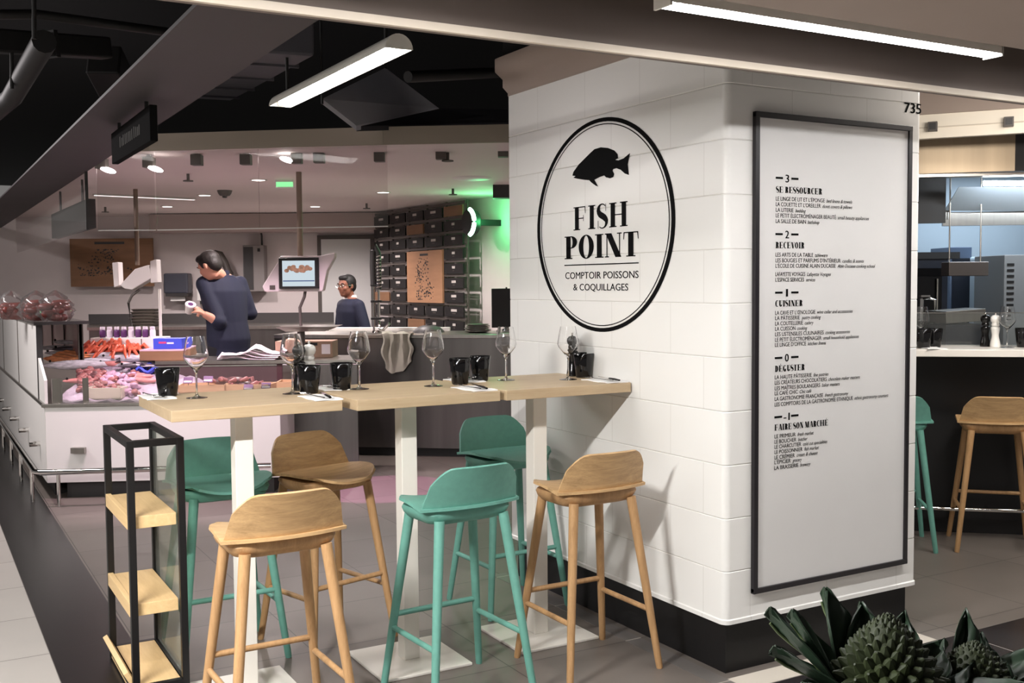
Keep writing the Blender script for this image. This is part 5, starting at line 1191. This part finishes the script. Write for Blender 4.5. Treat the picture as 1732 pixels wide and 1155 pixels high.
# ------------------------------------------------------------------ people
def person(name, label, loc, rz, H, skin, hair, shoulders, chest_fwd, headc, hyaw, hpitch, arms, cloth, beardless=True, glasses=False):
    """body in local metres: +y forward, +x the person's right"""
    k = H/1.75
    body = MB(); hipz, shz = .92*k, 1.42*k; cf = chest_fwd
    def ell(cx, cy, z_, rx, ry, n=20): return [(cx+rx*math.cos(2*PI*i/n), cy+ry*math.sin(2*PI*i/n), z_) for i in range(n)]
    def torso(off):
        return [ell(0, 0, .80*k, .155*k+off, .115*k+off), ell(0, .0, .92*k, .172*k+off, .125*k+off), ell(0, cf*.25, 1.06*k, .160*k+off, .112*k+off), ell(0, cf*.55, 1.20*k, .175*k+off, .118*k+off), ell(0, cf*.8, 1.32*k, .190*k+off, .122*k+off), ell(0, cf, 1.40*k, .165*k+off, .098*k+off), ell(0, cf*1.05, 1.455*k, .095*k+off*.6, .068*k+off*.6), ell(0, cf*1.12, 1.48*k, .058*k+off*.4, .055*k+off*.4)]
    body.loft(torso(0))
    hc = np.array(headc); nb = np.array([0, cf*1.05, 1.44*k])
    HR = (Matrix.Rotation(hyaw, 4, 'Z') @ Matrix.Rotation(hpitch, 4, 'X')).to_3x3()
    def hp(x, y, z_): q = HR @ Vector((x*k, y*k, z_*k)); return np.array([hc[0]+q.x, hc[1]+q.y, hc[2]+q.z])
    body.tube([nb, (nb+hp(0, -.02, -.07))/2, hp(0, -.015, -.06)], [.062*k, .056*k, .055*k], 14)
    def hb(x, y, z_, r): body.ball(hp(x, y, z_), tuple(a*k for a in r), 16, 10, HR)
    hb(0, -.012, .028, (.076, .098, .088)); hb(0, .015, -.03, (.064, .078, .082)); hb(0, .048, -.082, (.036, .036, .028))
    hb(0, .088, -.018, (.012, .020, .014)); hb(0, .083, .004, (.009, .014, .024)); hb(0, .078, .026, (.052, .014, .010)); hb(0, .080, -.050, (.024, .012, .006)); hb(0, .078, -.059, (.021, .012, .006))
    for s in (-1, 1): hb(s*.074, -.008, -.005, (.009, .019, .030)); hb(s*.042, .062, -.022, (.020, .018, .018))
    hands = []
    for s, (el, wr, hd) in zip((-1, 1), arms):
        sh = np.array([s*.168*k, cf*.92, 1.380*k]); el = np.array(el); wr = np.array(wr); hd = np.array(hd)
        body.ball(sh, .062*k, 12, 8); body.tube([sh, sh+(el-sh)*.5, el], [.056*k, .050*k, .041*k], 12); body.ball(el, .041*k, 10, 6)
        body.tube([el, el+(wr-el)*.35, wr], [.041*k, .040*k, .028*k], 12)
        d = hd-wr; L_ = np.linalg.norm(d); d = d/L_; sidev = np.cross(d, [0, 0, 1.]); sidev /= np.linalg.norm(sidev)+1e-9; up = np.cross(sidev, d)
        pc = wr+d*.045*k
        body.tube([wr, wr+d*.02*k, wr+d*.06*k, wr+d*.088*k], [.026*k, .036*k, .042*k, .036*k], 12, .55)
        for f in range(4):
            b0 = wr+d*.082*k+sidev*(f-1.5)*.019*k; ln = (.062, .074, .070, .054)[f]*k; bend = -up*s*.0
            m1 = b0+d*ln*.45-up*.012*k; m2 = b0+d*ln*.72-up*.034*k; m3 = b0+d*ln*.70-up*.056*k
            body.tube([b0-d*.015*k, b0, m1, m2, m3], [.0088*k, .0092*k, .0086*k, .008*k, .0065*k], 8)
        tb = wr+d*.03*k+sidev*.030*k*s; body.tube([tb, tb+sidev*s*.022*k+d*.02*k-up*.01*k, tb+sidev*s*.022*k+d*.048*k-up*.035*k], [.0125*k, .011*k, .008*k], 8)
    for s in (-1, 1):
        body.tube([(s*.09*k, 0, .88*k), (s*.10*k, .01, .70*k), (s*.10*k, .015, .50*k), (s*.105*k, .0, .28*k), (s*.105*k, -.015, .09*k)], [.088*k, .082*k, .058*k, .054*k, .038*k], 14)
        body.ball((s*.11*k, .05*k, .045*k), (.042*k, .115*k, .042*k), 12, 8)
    root = remeshed(body, name, skin, .0075, None, 4); root.location = tuple(float(x) for x in loc); root.rotation_euler = (0, 0, rz); tag(root, label, 'person')
    # clothes
    jk = MB(); jk.loft(torso(.022)[:-1]); jk.loft([ell(0, 0, .70*k, .185*k, .140*k), ell(0, 0, .82*k, .182*k, .140*k), ell(0, cf*.2, 1.0*k, .182*k, .136*k)])
    for s, (el, wr, hd) in zip((-1, 1), arms):
        sh = np.array([s*.168*k, cf*.92, 1.380*k]); el = np.array(el); wr = np.array(wr); e2 = el+(wr-el)*(.38 if cloth.get('short') else .85)
        jk.ball(sh, .070*k, 12, 8); jk.tube([sh, sh+(el-sh)*.5, el], [.068*k, .063*k, .055*k], 14); jk.ball(el, .060*k, 12, 8); jk.tube([el, (el+e2)/2, e2], [.060*k, .056*k, .050*k], 14)
    remeshed(jk, 'jacket', cloth['top'], .011, root, 5)
    cl = MB(); cl.loft([ell(0, cf*1.05, 1.430*k, .088*k, .080*k), ell(0, cf*1.08, 1.47*k, .072*k, .070*k), ell(0, cf*1.10, 1.495*k, .066*k, .066*k)], cap=False); cl.build('collar', cloth.get('collar', cloth['top']), root, 60)
    tr = MB(); tr.loft([ell(0, 0, .94*k, .178*k, .132*k), ell(0, 0, .80*k, .176*k, .132*k), ell(0, 0, .74*k, .15*k, .11*k)])
    for s in (-1, 1): tr.tube([(s*.09*k, 0, .86*k), (s*.10*k, .01, .70*k), (s*.10*k, .012, .48*k), (s*.105*k, 0, .06*k)], [.098*k, .094*k, .078*k, .07*k], 14)
    remeshed(tr, 'trousers', M['trouser'], .012, root, 4)
    for s in (-1, 1): MB().loft([[(s*.11*k+w_*k*math.cos(2*PI*i/14), .05*k+l_*k*math.sin(2*PI*i/14), z_*k) for i in range(14)] for z_, w_, l_ in ((.0, .046, .125), (.02, .05, .13), (.06, .046, .11), (.10, .042, .06))]).build('shoe', M['black'], root, 60)
    # hair cap
    hr = MB(); hr.ball(hp(0, -.022, .040), (.083*k, .098*k, .086*k), 18, 12, HR); hr.ball(hp(0, -.055, .0), (.074*k, .058*k, .075*k), 16, 10, HR); hr.ball(hp(0, .035, .088), (.058*k, .05*k, .034*k), 14, 8, HR)
    for s in (-1, 1): hr.ball(hp(s*.067, .012, .018), (.012*k, .024*k, .036*k), 10, 6, HR)
    remeshed(hr, 'hair', hair, .006, root, 3)
    for s in (-1, 1):
        e = MB(); e.ball(hp(s*.031, .079, .010), (.012*k, .008*k, .0075*k), 12, 8, HR); eo = e.build('eye', M['ceramicwhite'], root, 60)
        e = MB(); e.ball(hp(s*.031, .0855, .010), (.0055*k, .003*k, .0055*k), 10, 6, HR); e.build('iris', M['millblack'], eo, 60)
        MB().tube([hp(s*.016, .091, .030), hp(s*.034, .088, .035), hp(s*.050, .078, .029)], .0042*k, 6).build('eyebrow', hair, root, 60)
    if glasses:
        gl = MB()
        for s in (-1, 1): gl.tube([hp(s*.032+.024*math.cos(2*PI*i/20), .100-.004*abs(math.cos(2*PI*i/20)), .008+.016*math.sin(2*PI*i/20)) for i in range(21)], .0022*k, 6); gl.tube([hp(s*.056, .096, .012), hp(s*.079, .05, .010), hp(s*.082, -.01, .008)], .0022*k, 6)
        gl.tube([hp(-.009, .103, .010), hp(.009, .103, .010)], .002*k, 6); gl.build('glasses', M['chrome'], root, 60)
    return root
def frame_for(loc, dirv):
    rz = math.atan2(-dirv[0], dirv[1]); c_, s_ = math.cos(-rz), math.sin(-rz)
    def tol(wp): d = np.array(wp)-np.array(loc); return (c_*d[0]-s_*d[1], s_*d[0]+c_*d[1], d[2])
    return rz, tol
dv = -.72*RH2+.69*FH2
l1 = P(387, 560, 9.25); l1[2] = .12
t = MB().prism([tuple(l1[:2]+RH2*a+FH2*b) for a, b in ((-.5, -.28), (.5, -.28), (.5, .45), (-.5, .45))], 0, .1195).build('duckboard', M['dark'], None, 0); tag(t, 'low dark standing platform under the man with the pot', 'platform')
rz1, tol = frame_for(l1, dv)
armL = (tol(P(371, 545, 9.08)), tol(P(345, 531, 9.02)), tol(P(326, 518, 9.04)))
armR = (tol(P(424, 530, 9.45)), tol(P(362, 530, 9.30)), tol(P(330, 524, 9.22)))
person('person', 'man with short dark hair in a navy jacket, head bent, holding a small pot', l1, rz1, 1.83, M['skin1'], M['hair1'], 0, .10, tol(P(354, 450, 9.18)), .45, -.50, (armL, armR), dict(top=M['navy'], short=True))
q = P(321, 521, 9.02); t = thing('food_pot', 'small clear pot with a white lid held by the man in the navy jacket', 'pot', q, RZ)
t.rotation_euler = (.5, .4, RZ)
MB().lathe([(.001, -.045), (.032, -.045), (.042, .03), (.001, .03)], 18).build('pot', mat('pot_clear', (205, 198, 190), .25), t); MB().lathe([(.001, .03), (.046, .03), (.046, .042), (.001, .042)], 18).build('lid', M['paper'], t); MB().lathe([(.001, .0425), (.022, .0425), (.022, .044), (.001, .044)], 14).build('label', M['purple'], t)
dv2 = -.80*RH2-.60*FH2
l2 = P(598, 560, 10.75); l2[2] = 0
rz2, tol2 = frame_for(l2, dv2)
aL = (tol2(P(620, 560, 10.55)), tol2(P(600, 585, 10.35)), tol2(P(586, 588, 10.3)))
aR = (tol2(P(574, 560, 10.95)), tol2(P(570, 585, 10.6)), tol2(P(566, 588, 10.45)))
person('person', 'man with glasses and short black hair in a dark jacket behind the steel counter', l2, rz2, 1.69, M['skin2'], M['hair2'], 0, .03, tol2(P(586, 484, 10.68)), .28, -.06, (aL, aR), dict(top=M['navy'], collar=M['shirt']), glasses=True)

# ------------------------------------------------------------------ kitchen bar on the right
def vp(*pts): return [tuple(p[:2]) for p in pts]
UR = 4.4
def ub(px, v): return P(px, 590, v)
e0, e1 = P(1500, 590, 6.10)[:2], P(1900, 590, 5.85)[:2]; kd = (e1-e0)/np.linalg.norm(e1-e0); kn = np.array([-kd[1], kd[0]])
t = thing('white_bar_counter', 'white topped bar counter with a black front, right of the pillar', 'counter', (0, 0, 0))
MB().prism([tuple(e0), tuple(e1), tuple(e1+kn*.48), tuple(e0+kn*.48)], 1.108, 1.15).build('worktop', M['countertop'], t, 0, .003)
MB().prism([tuple(e0+kn*.34), tuple(e1+kn*.34), tuple(e1+kn*.46), tuple(e0+kn*.46)], .10, 1.108).build('black_front', M['black'], t, 0)
MB().prism([tuple(e0+kn*.42), tuple(e1+kn*.42), tuple(e1+kn*.46), tuple(e0+kn*.46)], 0, .10).build('kickplate', M['dark'], t, 0)
fr0, fr1 = e0+kn*.24, e1+kn*.24
MB().tube([(*fr0, .18), (*fr1, .18)], .012, 10).build('foot_rail', M['chrome'], t, 60)
for s_ in (.05, .5, .95): q = fr0+(fr1-fr0)*s_; MB().tube([(*q, .18), (*(q+kn*.11), .18)], .008, 8).build('rail_bracket', M['chrome'], t, 60)
g0, g1 = e0+kn*.40, e1+kn*.40
t = thing('bar_glass_screen', 'low clear glass screen along the back of the white bar counter', 'screen', (0, 0, 0))
MB().prism([tuple(g0), tuple(g1), tuple(g1+kn*.008), tuple(g0+kn*.008)], 1.1505, 1.345).build('pane', M['pane'], t, 0); MB().prism([tuple(g0-kn*.001), tuple(g1-kn*.001), tuple(g1+kn*.009), tuple(g0+kn*.009)], 1.345, 1.35).build('edge', M['steel'], t, 0)
def onbar(px, off):
    d = (P(px, 590, 6)-CP)[:2]; tt = ((e0+kn*off-CP[:2])@kn)/(d@kn); q = CP[:2]+d*tt; return (q[0], q[1], 1.1505)
GB = 'things on the white bar counter'
wineglass('wine glass on the white bar counter beside the white mill', onbar(1703, .20), 'wine glasses on the white bar')
wineglass('wine glass on the white bar counter at the pillar edge', onbar(1557, .22), 'wine glasses on the white bar')
cup('smoky tumbler on the white bar counter near the pillar, right one of two', onbar(1580, .20), 'tumblers on the white bar')
cup('smoky tumbler on the white bar counter touching the pillar edge, left one of two', onbar(1562, .12), 'tumblers on the white bar')
cup('smoky tumbler on the white bar counter at the right edge of the photo', onbar(1731, .25), 'tumblers on the white bar')
mill('black pepper mill on the white bar counter', onbar(1666, .30), M['millblack'], 'mills on the white bar')
mill('white pepper mill on the white bar counter', onbar(1683, .26), M['ceramicwhite'], 'mills on the white bar')
q = onbar(1574, .10); napkin('white paper napkin on the bar counter under the tumblers', q, RZ, 'napkins on the white bar')
# kitchen fascia, hood
f0, f1 = P(1470, 210, 6.45)[:2], P(1900, 210, 5.9)[:2]; fd = (f1-f0)/np.linalg.norm(f1-f0); fn = np.array([-fd[1], fd[0]])
struct(MB().prism([tuple(f0), tuple(f1), tuple(f1+fn*.05), tuple(f0+fn*.05)], 2.385, 2.525).build('trim_10', mat('kitchen_fascia', (236, 226, 210), .5), None, 0))
struct(MB().prism([tuple(f0-fn*.02), tuple(f1-fn*.02), tuple(f1+fn*.05), tuple(f0+fn*.05)], 2.525, 2.66).build('trim_11', M['soffit'], None, 0))
MBx = MB().prism([tuple(f0-fn*.006), tuple(f1-fn*.006), tuple(f1), tuple(f0)], 2.445, 2.452).build('trim_12', M['lip'], None, 0); struct(MBx)
def onfas(px, z_): 
    d = (P(px, 215, 6)-CP)[:2]; tt = ((f0-CP[:2])@fn)/(d@fn); q = CP[:2]+d*tt; return (q[0], q[1], z_)
for px, lb in ((1578, 'left'), (1706, 'right')):
    q = onfas(px, 2.45); t = thing('square_spotlight', 'small square grey spotlight on the kitchen fascia, %s of two' % lb, 'lamp', q, math.atan2(fd[1], fd[0]), 'square spotlights on the kitchen fascia')
    MB().box(-.026, -.05, -.028, .026, .0, .026).build('housing', M['rackgrey'], t, 0, .002); MB().box(-.018, -.053, -.02, .018, -.05, .018).build('lens', M['dark'], t, 0)
hd = thing('extractor_hood', 'big steel extractor hood with a lit tube over the kitchen', 'hood', (0, 0, 0))
h0, h1 = P(1480, 260, 6.9)[:2], P(1717, 260, 6.7)[:2]; hdv = (h1-h0)/np.linalg.norm(h1-h0); hn = np.array([-hdv[1], hdv[0]])
MB().prism([tuple(h0), tuple(h1), tuple(h1+hn*.03), tuple(h0+hn*.03)], 2.23, 2.50).build('front_panel', mat('hood_steel', (176, 156, 130), .38, .35, noise=.12, nscale=2, stretch=(5, 5, .2)), hd, 0)
h2 = P(1990, 260, 6.62)[:2]
MB().prism([tuple(h1), tuple(h2), tuple(h2+hn*.03), tuple(h1+hn*.03)], 2.23, 2.50).build('side_panel', M['dark'], hd, 0)
MB().prism([tuple(h0), tuple(h2), tuple(h2+hn*.12), tuple(h0+hn*.12)], 2.21, 2.23).build('lower_lip', M['steel'], hd, 0)
MB().prism([tuple(h0+hn*.03), tuple(h2+hn*.03), tuple(h2+hn*1.1), tuple(h0+hn*1.1)], 2.48, 2.50).build('top_panel', M['steel'], hd, 0)
w0, w1, w2 = P(1600, 330, 7.7)[:2], P(2000, 330, 7.5)[:2], P(1480, 330, 7.8)[:2]
bk_ = MB(); a_, b2 = P(1622, 316, 7.45), P(2000, 316, 7.3); c2, d2 = P(1598, 356, 7.75), P(2000, 357, 7.6)
bk_.loft([[tuple(a_), tuple(b2), (b2[0]+hn[0]*.03, b2[1]+hn[1]*.03, b2[2]), (a_[0]+hn[0]*.03, a_[1]+hn[1]*.03, a_[2])], [tuple(c2), tuple(d2), (d2[0]+hn[0]*.03, d2[1]+hn[1]*.03, d2[2]), (c2[0]+hn[0]*.03, c2[1]+hn[1]*.03, c2[2])]]).build('inner_panel', M['hood'], hd, 0)
MB().prism([tuple(w2), tuple(w0), tuple(w0+hn*.04), tuple(w2+hn*.04)], 1.96, 2.47).build('dark_end', M['dark'], hd, 0)
s0, s1 = P(1595, 370, 7.8), P(2000, 370, 7.62); zA, zB = P(1640, 358, 7.75)[2], P(1640, 381, 7.75)[2]
MB().prism([tuple(s0[:2]), tuple(s1[:2]), tuple(s1[:2]+hn*.06), tuple(s0[:2]+hn*.06)], zB, zA).build('gutter', M['steel'], hd, 0)
fz = P(1580, 371, 7.8)[2]; fzt = P(1580, 353, 7.8)[2]
for k in range(12):
    q = P(1550+k*5, 362, 7.78); MB(Tr((q[0], q[1], fz), RZ)).box(-.008, 0, 0, .006, .02, fzt-fz).build('filter_bar', M['steel'], hd, 0)
q0, q1 = P(1664, 310, 7.25), P(1960, 310, 7.1); MB().tube([q0, q1], .018, 10).build('lit_tube', M['cooltube'], hd, 60)
# kitchen back wall and equipment
kb0, kb1 = P(1440, 450, 9.2)[:2], P(2050, 450, 9.0)[:2]
struct(MB().prism([tuple(kb0), tuple(kb1), tuple(kb1+hn*.1), tuple(kb0+hn*.1)], 0, 2.5).build('wall_kitchen', M['coolwall'], None, 0))
def kbox(name, label, cat, px0, px1, py0, v, dep, m, z0=0.0):
    a, b = P(px0, py0, v), P(px1, py0, v); t = thing(name, label, cat, (a[0], a[1], z0), RZ); wd = float(np.linalg.norm((b-a)[:2])); return t, wd, a[2]-z0
t, wd, hh = kbox('tall_oven', 'tall dark oven in the kitchen just right of the pillar', 'oven', 1520, 1604, 427, 8.0, .6, M['oven'])
MB().box(0, 0, 0, wd, .6, hh).build('casing', M['oven'], t, 0, .006); MB().box(-.02, -.02, hh-.05, wd+.08, .62, hh).build('top_plate', M['black'], t, 0); MB().box(.05, -.012, 1.0, wd-.05, 0, hh-.12).build('door', M['smokesolid'], t, 0); MB().tube([(wd-.09, -.03, 1.05), (wd-.09, -.03, hh-.2)], .008, 8).build('handle', M['steel'], t)
t, wd, hh = kbox('grey_cupboard', 'blue grey tall cupboard in the kitchen behind the hanging steel plate', 'cupboard', 1607, 1644, 418, 8.6, .4, M['oven'])
gb = mat('blue_grey', (88, 104, 128), .4)
MB().box(0, 0, 0, wd, .4, hh).build('casing', gb, t, 0, .004); MB().box(wd*.1, -.01, hh*.35, wd*.9, 0, hh*.95).build('door', M['oven'], t, 0); MB().box(wd*.7, -.016, hh*.6, wd*.76, -.01, hh*.7).build('handle', M['steel'], t, 0)
t, wd, hh = kbox('white_cupboard', 'pale kitchen pillar unit between the steel plate and the vented cabinet', 'cupboard', 1668, 1696, 433, 8.3, .4, M['coolwall'])
MB().box(0, 0, 0, wd, .4, hh).build('casing', M['coolwall'], t, 0, .02); MB().box(.01, -.006, .1, wd-.01, 0, hh-.05).build('door', M['hood'], t, 0)
t, wd, hh = kbox('vented_cabinet', 'grey vented steel cabinet in the kitchen at the right edge of the photo', 'cabinet', 1699, 1790, 431, 7.7, .5, M['steeldark'])
MB().box(0, 0, 0, wd, .5, hh).build('casing', mat('vent_grey', (116, 118, 120), .45), t, 0, .006)
for k in range(11): MB().box(.02, -.006, hh-.08-.042*k, .07, .0, hh-.062-.042*k).build('vent_slot', M['black'], t, 0)
q = P(1603, 467, 7.6); q2 = P(1670, 467, 7.6); zt_ = P(1603, 443, 7.6)[2]; wd = float(np.linalg.norm((q2-q)[:2]))
t = thing('steel_heat_lamp', 'long dark steel heat lamp plate hanging in the kitchen', 'lamp', q, RZ)
MB().box(0, -.02, 0, wd, .12, zt_-q[2]).build('casing', mat('lamp_steel', (96, 88, 84), .35, .6), t, 0, .005)
for x in (.03, wd-.03): MB().tube([(x, .05, zt_-q[2]), (x, .05, 2.47-q[2])], .006, 8).build('hanger', M['steel'], t)
# kitchen worktop with dark appliances behind the bar
k0, k1 = P(1500, 590, 6.9)[:2], P(1960, 590, 6.75)[:2]; kn2 = np.array([-(k1-k0)[1], (k1-k0)[0]])/np.linalg.norm(k1-k0)
t = thing('kitchen_worktop', 'dark steel kitchen worktop behind the white bar counter', 'worktop', (0, 0, 0))
MB().prism([tuple(k0), tuple(k1), tuple(k1+kn2*.6), tuple(k0+kn2*.6)], 0, 1.02).build('carcass', M['oven'], t, 0); MB().prism([tuple(k0), tuple(k1), tuple(k1+kn2*.6), tuple(k0+kn2*.6)], 1.02, 1.05).build('top', M['steel'], t, 0)
t, wd, hh = kbox('contact_grill', 'low dark grill with a steel lid on the kitchen worktop', 'grill', 1600, 1668, 527, 7.0, .3, M['oven'], 1.0505)
MB().box(0, 0, 0, wd, .3, hh*.7).build('body', M['oven'], t, 0, .006)
MB(Matrix.Translation((0, 0, hh*.72)) @ Matrix.Rotation(-.07, 4, 'Y')).box(0, -.01, 0, wd, .3, hh*.28).build('lid', M['steel'], t, 0, .004)
q = P(1558, 590, 6.95); t = thing('kitchen_tap', 'bright steel lever tap in the kitchen beside the pillar', 'tap', (q[0], q[1], 1.0505), RZ)
zq = P(1558, 505, 6.95)[2]-1.05
MB().tube([(0, 0, 0), (0, 0, zq)], .012, 10).build('column', M['chrome'], t); MB().tube([(0, 0, zq), (.04, -.02, zq+.004), (.075, -.03, zq-.01), (.075, -.03, zq-.10)], .009, 10).build('spout', M['chrome'], t); MB().box(-.01, -.015, zq+.01, .05, .015, zq+.022).build('lever', M['chrome'], t, 0)
# ------------------------------------------------------------------ romanesco in front, on a market crate
V0 = 1.82
def romanesco(label, px, py, v, s, seed, tall=1.0):
    rnd = random.Random(seed); q = P(px, py, v); t = thing('romanesco', label, 'vegetable', q, RZ+seed, 'romanesco heads on the market crate')
    fb = MB(); N = 150
    fb.lathe([(.001, -.05*s), (.055*s, -.04*s), (.075*s, .0), (.06*s, .05*s), (.03*s, .085*s*tall), (.001, .10*s*tall)], 20)
    for i in range(N):
        f = i/(N-1); a = i*2.39996; r = .078*s*(f**.75); z_ = .105*s*tall*(1-f**1.1)-.01*s; sz = (.007+.016*f)*s
        out = Vector((math.cos(a)*f*1.2, math.sin(a)*f*1.2, 1.1-f*.7)).normalized(); T_ = Matrix.Translation((r*math.cos(a), r*math.sin(a), z_)) @ out.to_track_quat('Z', 'Y').to_matrix().to_4x4()
        MBt = MB(T_); MBt.lathe([(sz, -.3*sz), (sz*.95, .25*sz), (sz*.55, .8*sz), (sz*.12, 1.45*sz)], 7); fb.v_off = 0; o_ = len(fb.v); fb.v += MBt.v; fb.f += [tuple(x+o_ for x in f_) for f_ in MBt.f]
    fb.build('floret_head', M['romanesco'], t, 30)
    return t, q
def leaf(t, a, L_, wd, lean, curl, m, base=.05, z0=-.05, twist=0.0):
    g = []; n = 12; mrow = 11
    for i in range(n):
        s = i/(n-1); ang = lean*(.15+s*1.0)+curl*s*s; 
        r = base+L_*(s*math.sin(lean)+.5*curl*s*s*.5); z_ = z0+L_*(s*math.cos(lean)-.28*curl*s*s)
        w_ = wd*(math.sin(PI*min(1, .06+s*.97))**.55)*(.45+.75*s if s < .6 else .9)
        if s > .97: w_ = wd*.08
        row = []
        for j in range(mrow):
            u = -1+2*j/(mrow-1); cup_ = .35*wd*u*u
            row.append((r-cup_*.9+.006*math.sin(9*s+5*u), u*w_+twist*s*.05, z_+.008*math.sin(7*u+6*s)*s))
        g.append(row)
    T_ = Matrix.Rotation(a, 4, 'Z'); lf = MB(T_).sheet(g, .003).build('leaf', M['leaf'], t, 60)
    rib = [((g[i][5][0]+.003), g[i][5][1], g[i][5][2]) for i in range(0, n-1)]
    MB(T_).tube(rib, [.007*(1-.7*i/len(rib)) for i in range(len(rib))], 7).build('rib', M['leafpale'], lf, 60)
t, q = romanesco('large dark green romanesco with long leaves in the lower right foreground', 1500, 1150, V0, 1.0, 3, 1.15)
rnd = random.Random(4)
def toward(px, v): return None
# leaf azimuths in the thing's own frame: angle measured from image right (0) towards away (90 degrees)
def LA(deg): return math.radians(deg)-3
for deg, L_, wd, lean, curl in ((178, .24, .05, .72, .0), (160, .20, .05, .62, .05), (128, .21, .06, .42, .05), (100, .18, .065, .35, .2), (62, .17, .05, .4, .2), (30, .15, .07, .6, .5), (5, .15, .07, .75, .7), (-20, .18, .08, .85, .9), (-60, .15, .085, .8, 1.3), (-100, .14, .095, .85, 1.4), (-135, .16, .085, .8, 1.1), (196, .22, .07, .8, .3), (215, .19, .07, .8, .7)): leaf(t, LA(deg), L_, wd, lean, curl, M['leaf'], .05, -.06, rnd.uniform(-.3, .3))
t2, q2 = romanesco('dark leafy romanesco at the lower right, right of the large one', 1648, 1160, V0+.05, .8, 8, 1.0)
for deg, L_, wd, lean, curl in ((80, .16, .035, .25, .0), (60, .13, .05, .5, .3), (20, .15, .05, .7, .5), (140, .12, .055, .55, .5), (-30, .13, .055, .7, .6), (-90, .13, .06, .8, .8), (180, .12, .05, .8, .6), (230, .12, .05, .8, .6)): leaf(t2, math.radians(deg)-8, L_, wd, lean, curl, M['leaf'], .035, -.04)
q3 = P(1728, 1165, V0); t3 = thing('curly_greens', 'bunch of thin curly greens at the lower right corner', 'vegetable', q3, RZ)
for k in range(26):
    a = rnd.uniform(0, 6.28); L_ = rnd.uniform(.05, .085); le = rnd.uniform(.2, 1.3)
    pts = [(L_*s*math.sin(le)*math.cos(a+s*1.2), L_*s*math.sin(le)*math.sin(a+s*1.2), -.03+L_*1.2*s*math.cos(le)+.006*math.sin(s*9)) for s in [i/6 for i in range(7)]]
    MB().tube(pts, [.0028, .0026, .0024, .0022, .002, .0016, .0008], 6).build('strand', M['leaf'], t3, 60)
MB().ball((0, 0, -.03), (.05, .05, .03), 12, 7).build('heart', M['leaf'], t3, 60)
zc = min(q[2]-.058, q2[2]-.04)-.01
cq = P(1560, 1150, V0+.0)
ct = thing('market_crate', 'wooden market crate on a stand under the green vegetables', 'crate', (cq[0], cq[1], 0), RZ)
MB().box(-.10, -.24, zc-.015, .34, .22, zc).build('crate_floor', M['darkcrate'], ct, 0)
for s in (-1, 1):
    MB().box(-.10, s*.23-.017, zc-.015, .34, s*.23-.003, zc+.02).build('crate_side', M['darkcrate'], ct, 0); xx = .34 if s > 0 else -.10
    MB().box(xx-.007, -.23, zc-.015, xx+.007, .21, zc+.02).build('crate_end', M['darkcrate'], ct, 0)
    for s2 in (-1, 1): MB().box(.09+s*.20-.02, s2*.19-.02, 0, .09+s*.20+.02, s2*.19+.02, zc-.015).build('stand_leg', M['dark'], ct, 0)
for tt_, qq in ((t, q), (t2, q2), (t3, q3)):
    MB().tube([(0, 0, zc-qq[2]), (0, 0, -.03)], .03, 12).build('stalk', M['leafpale'], tt_, 60)
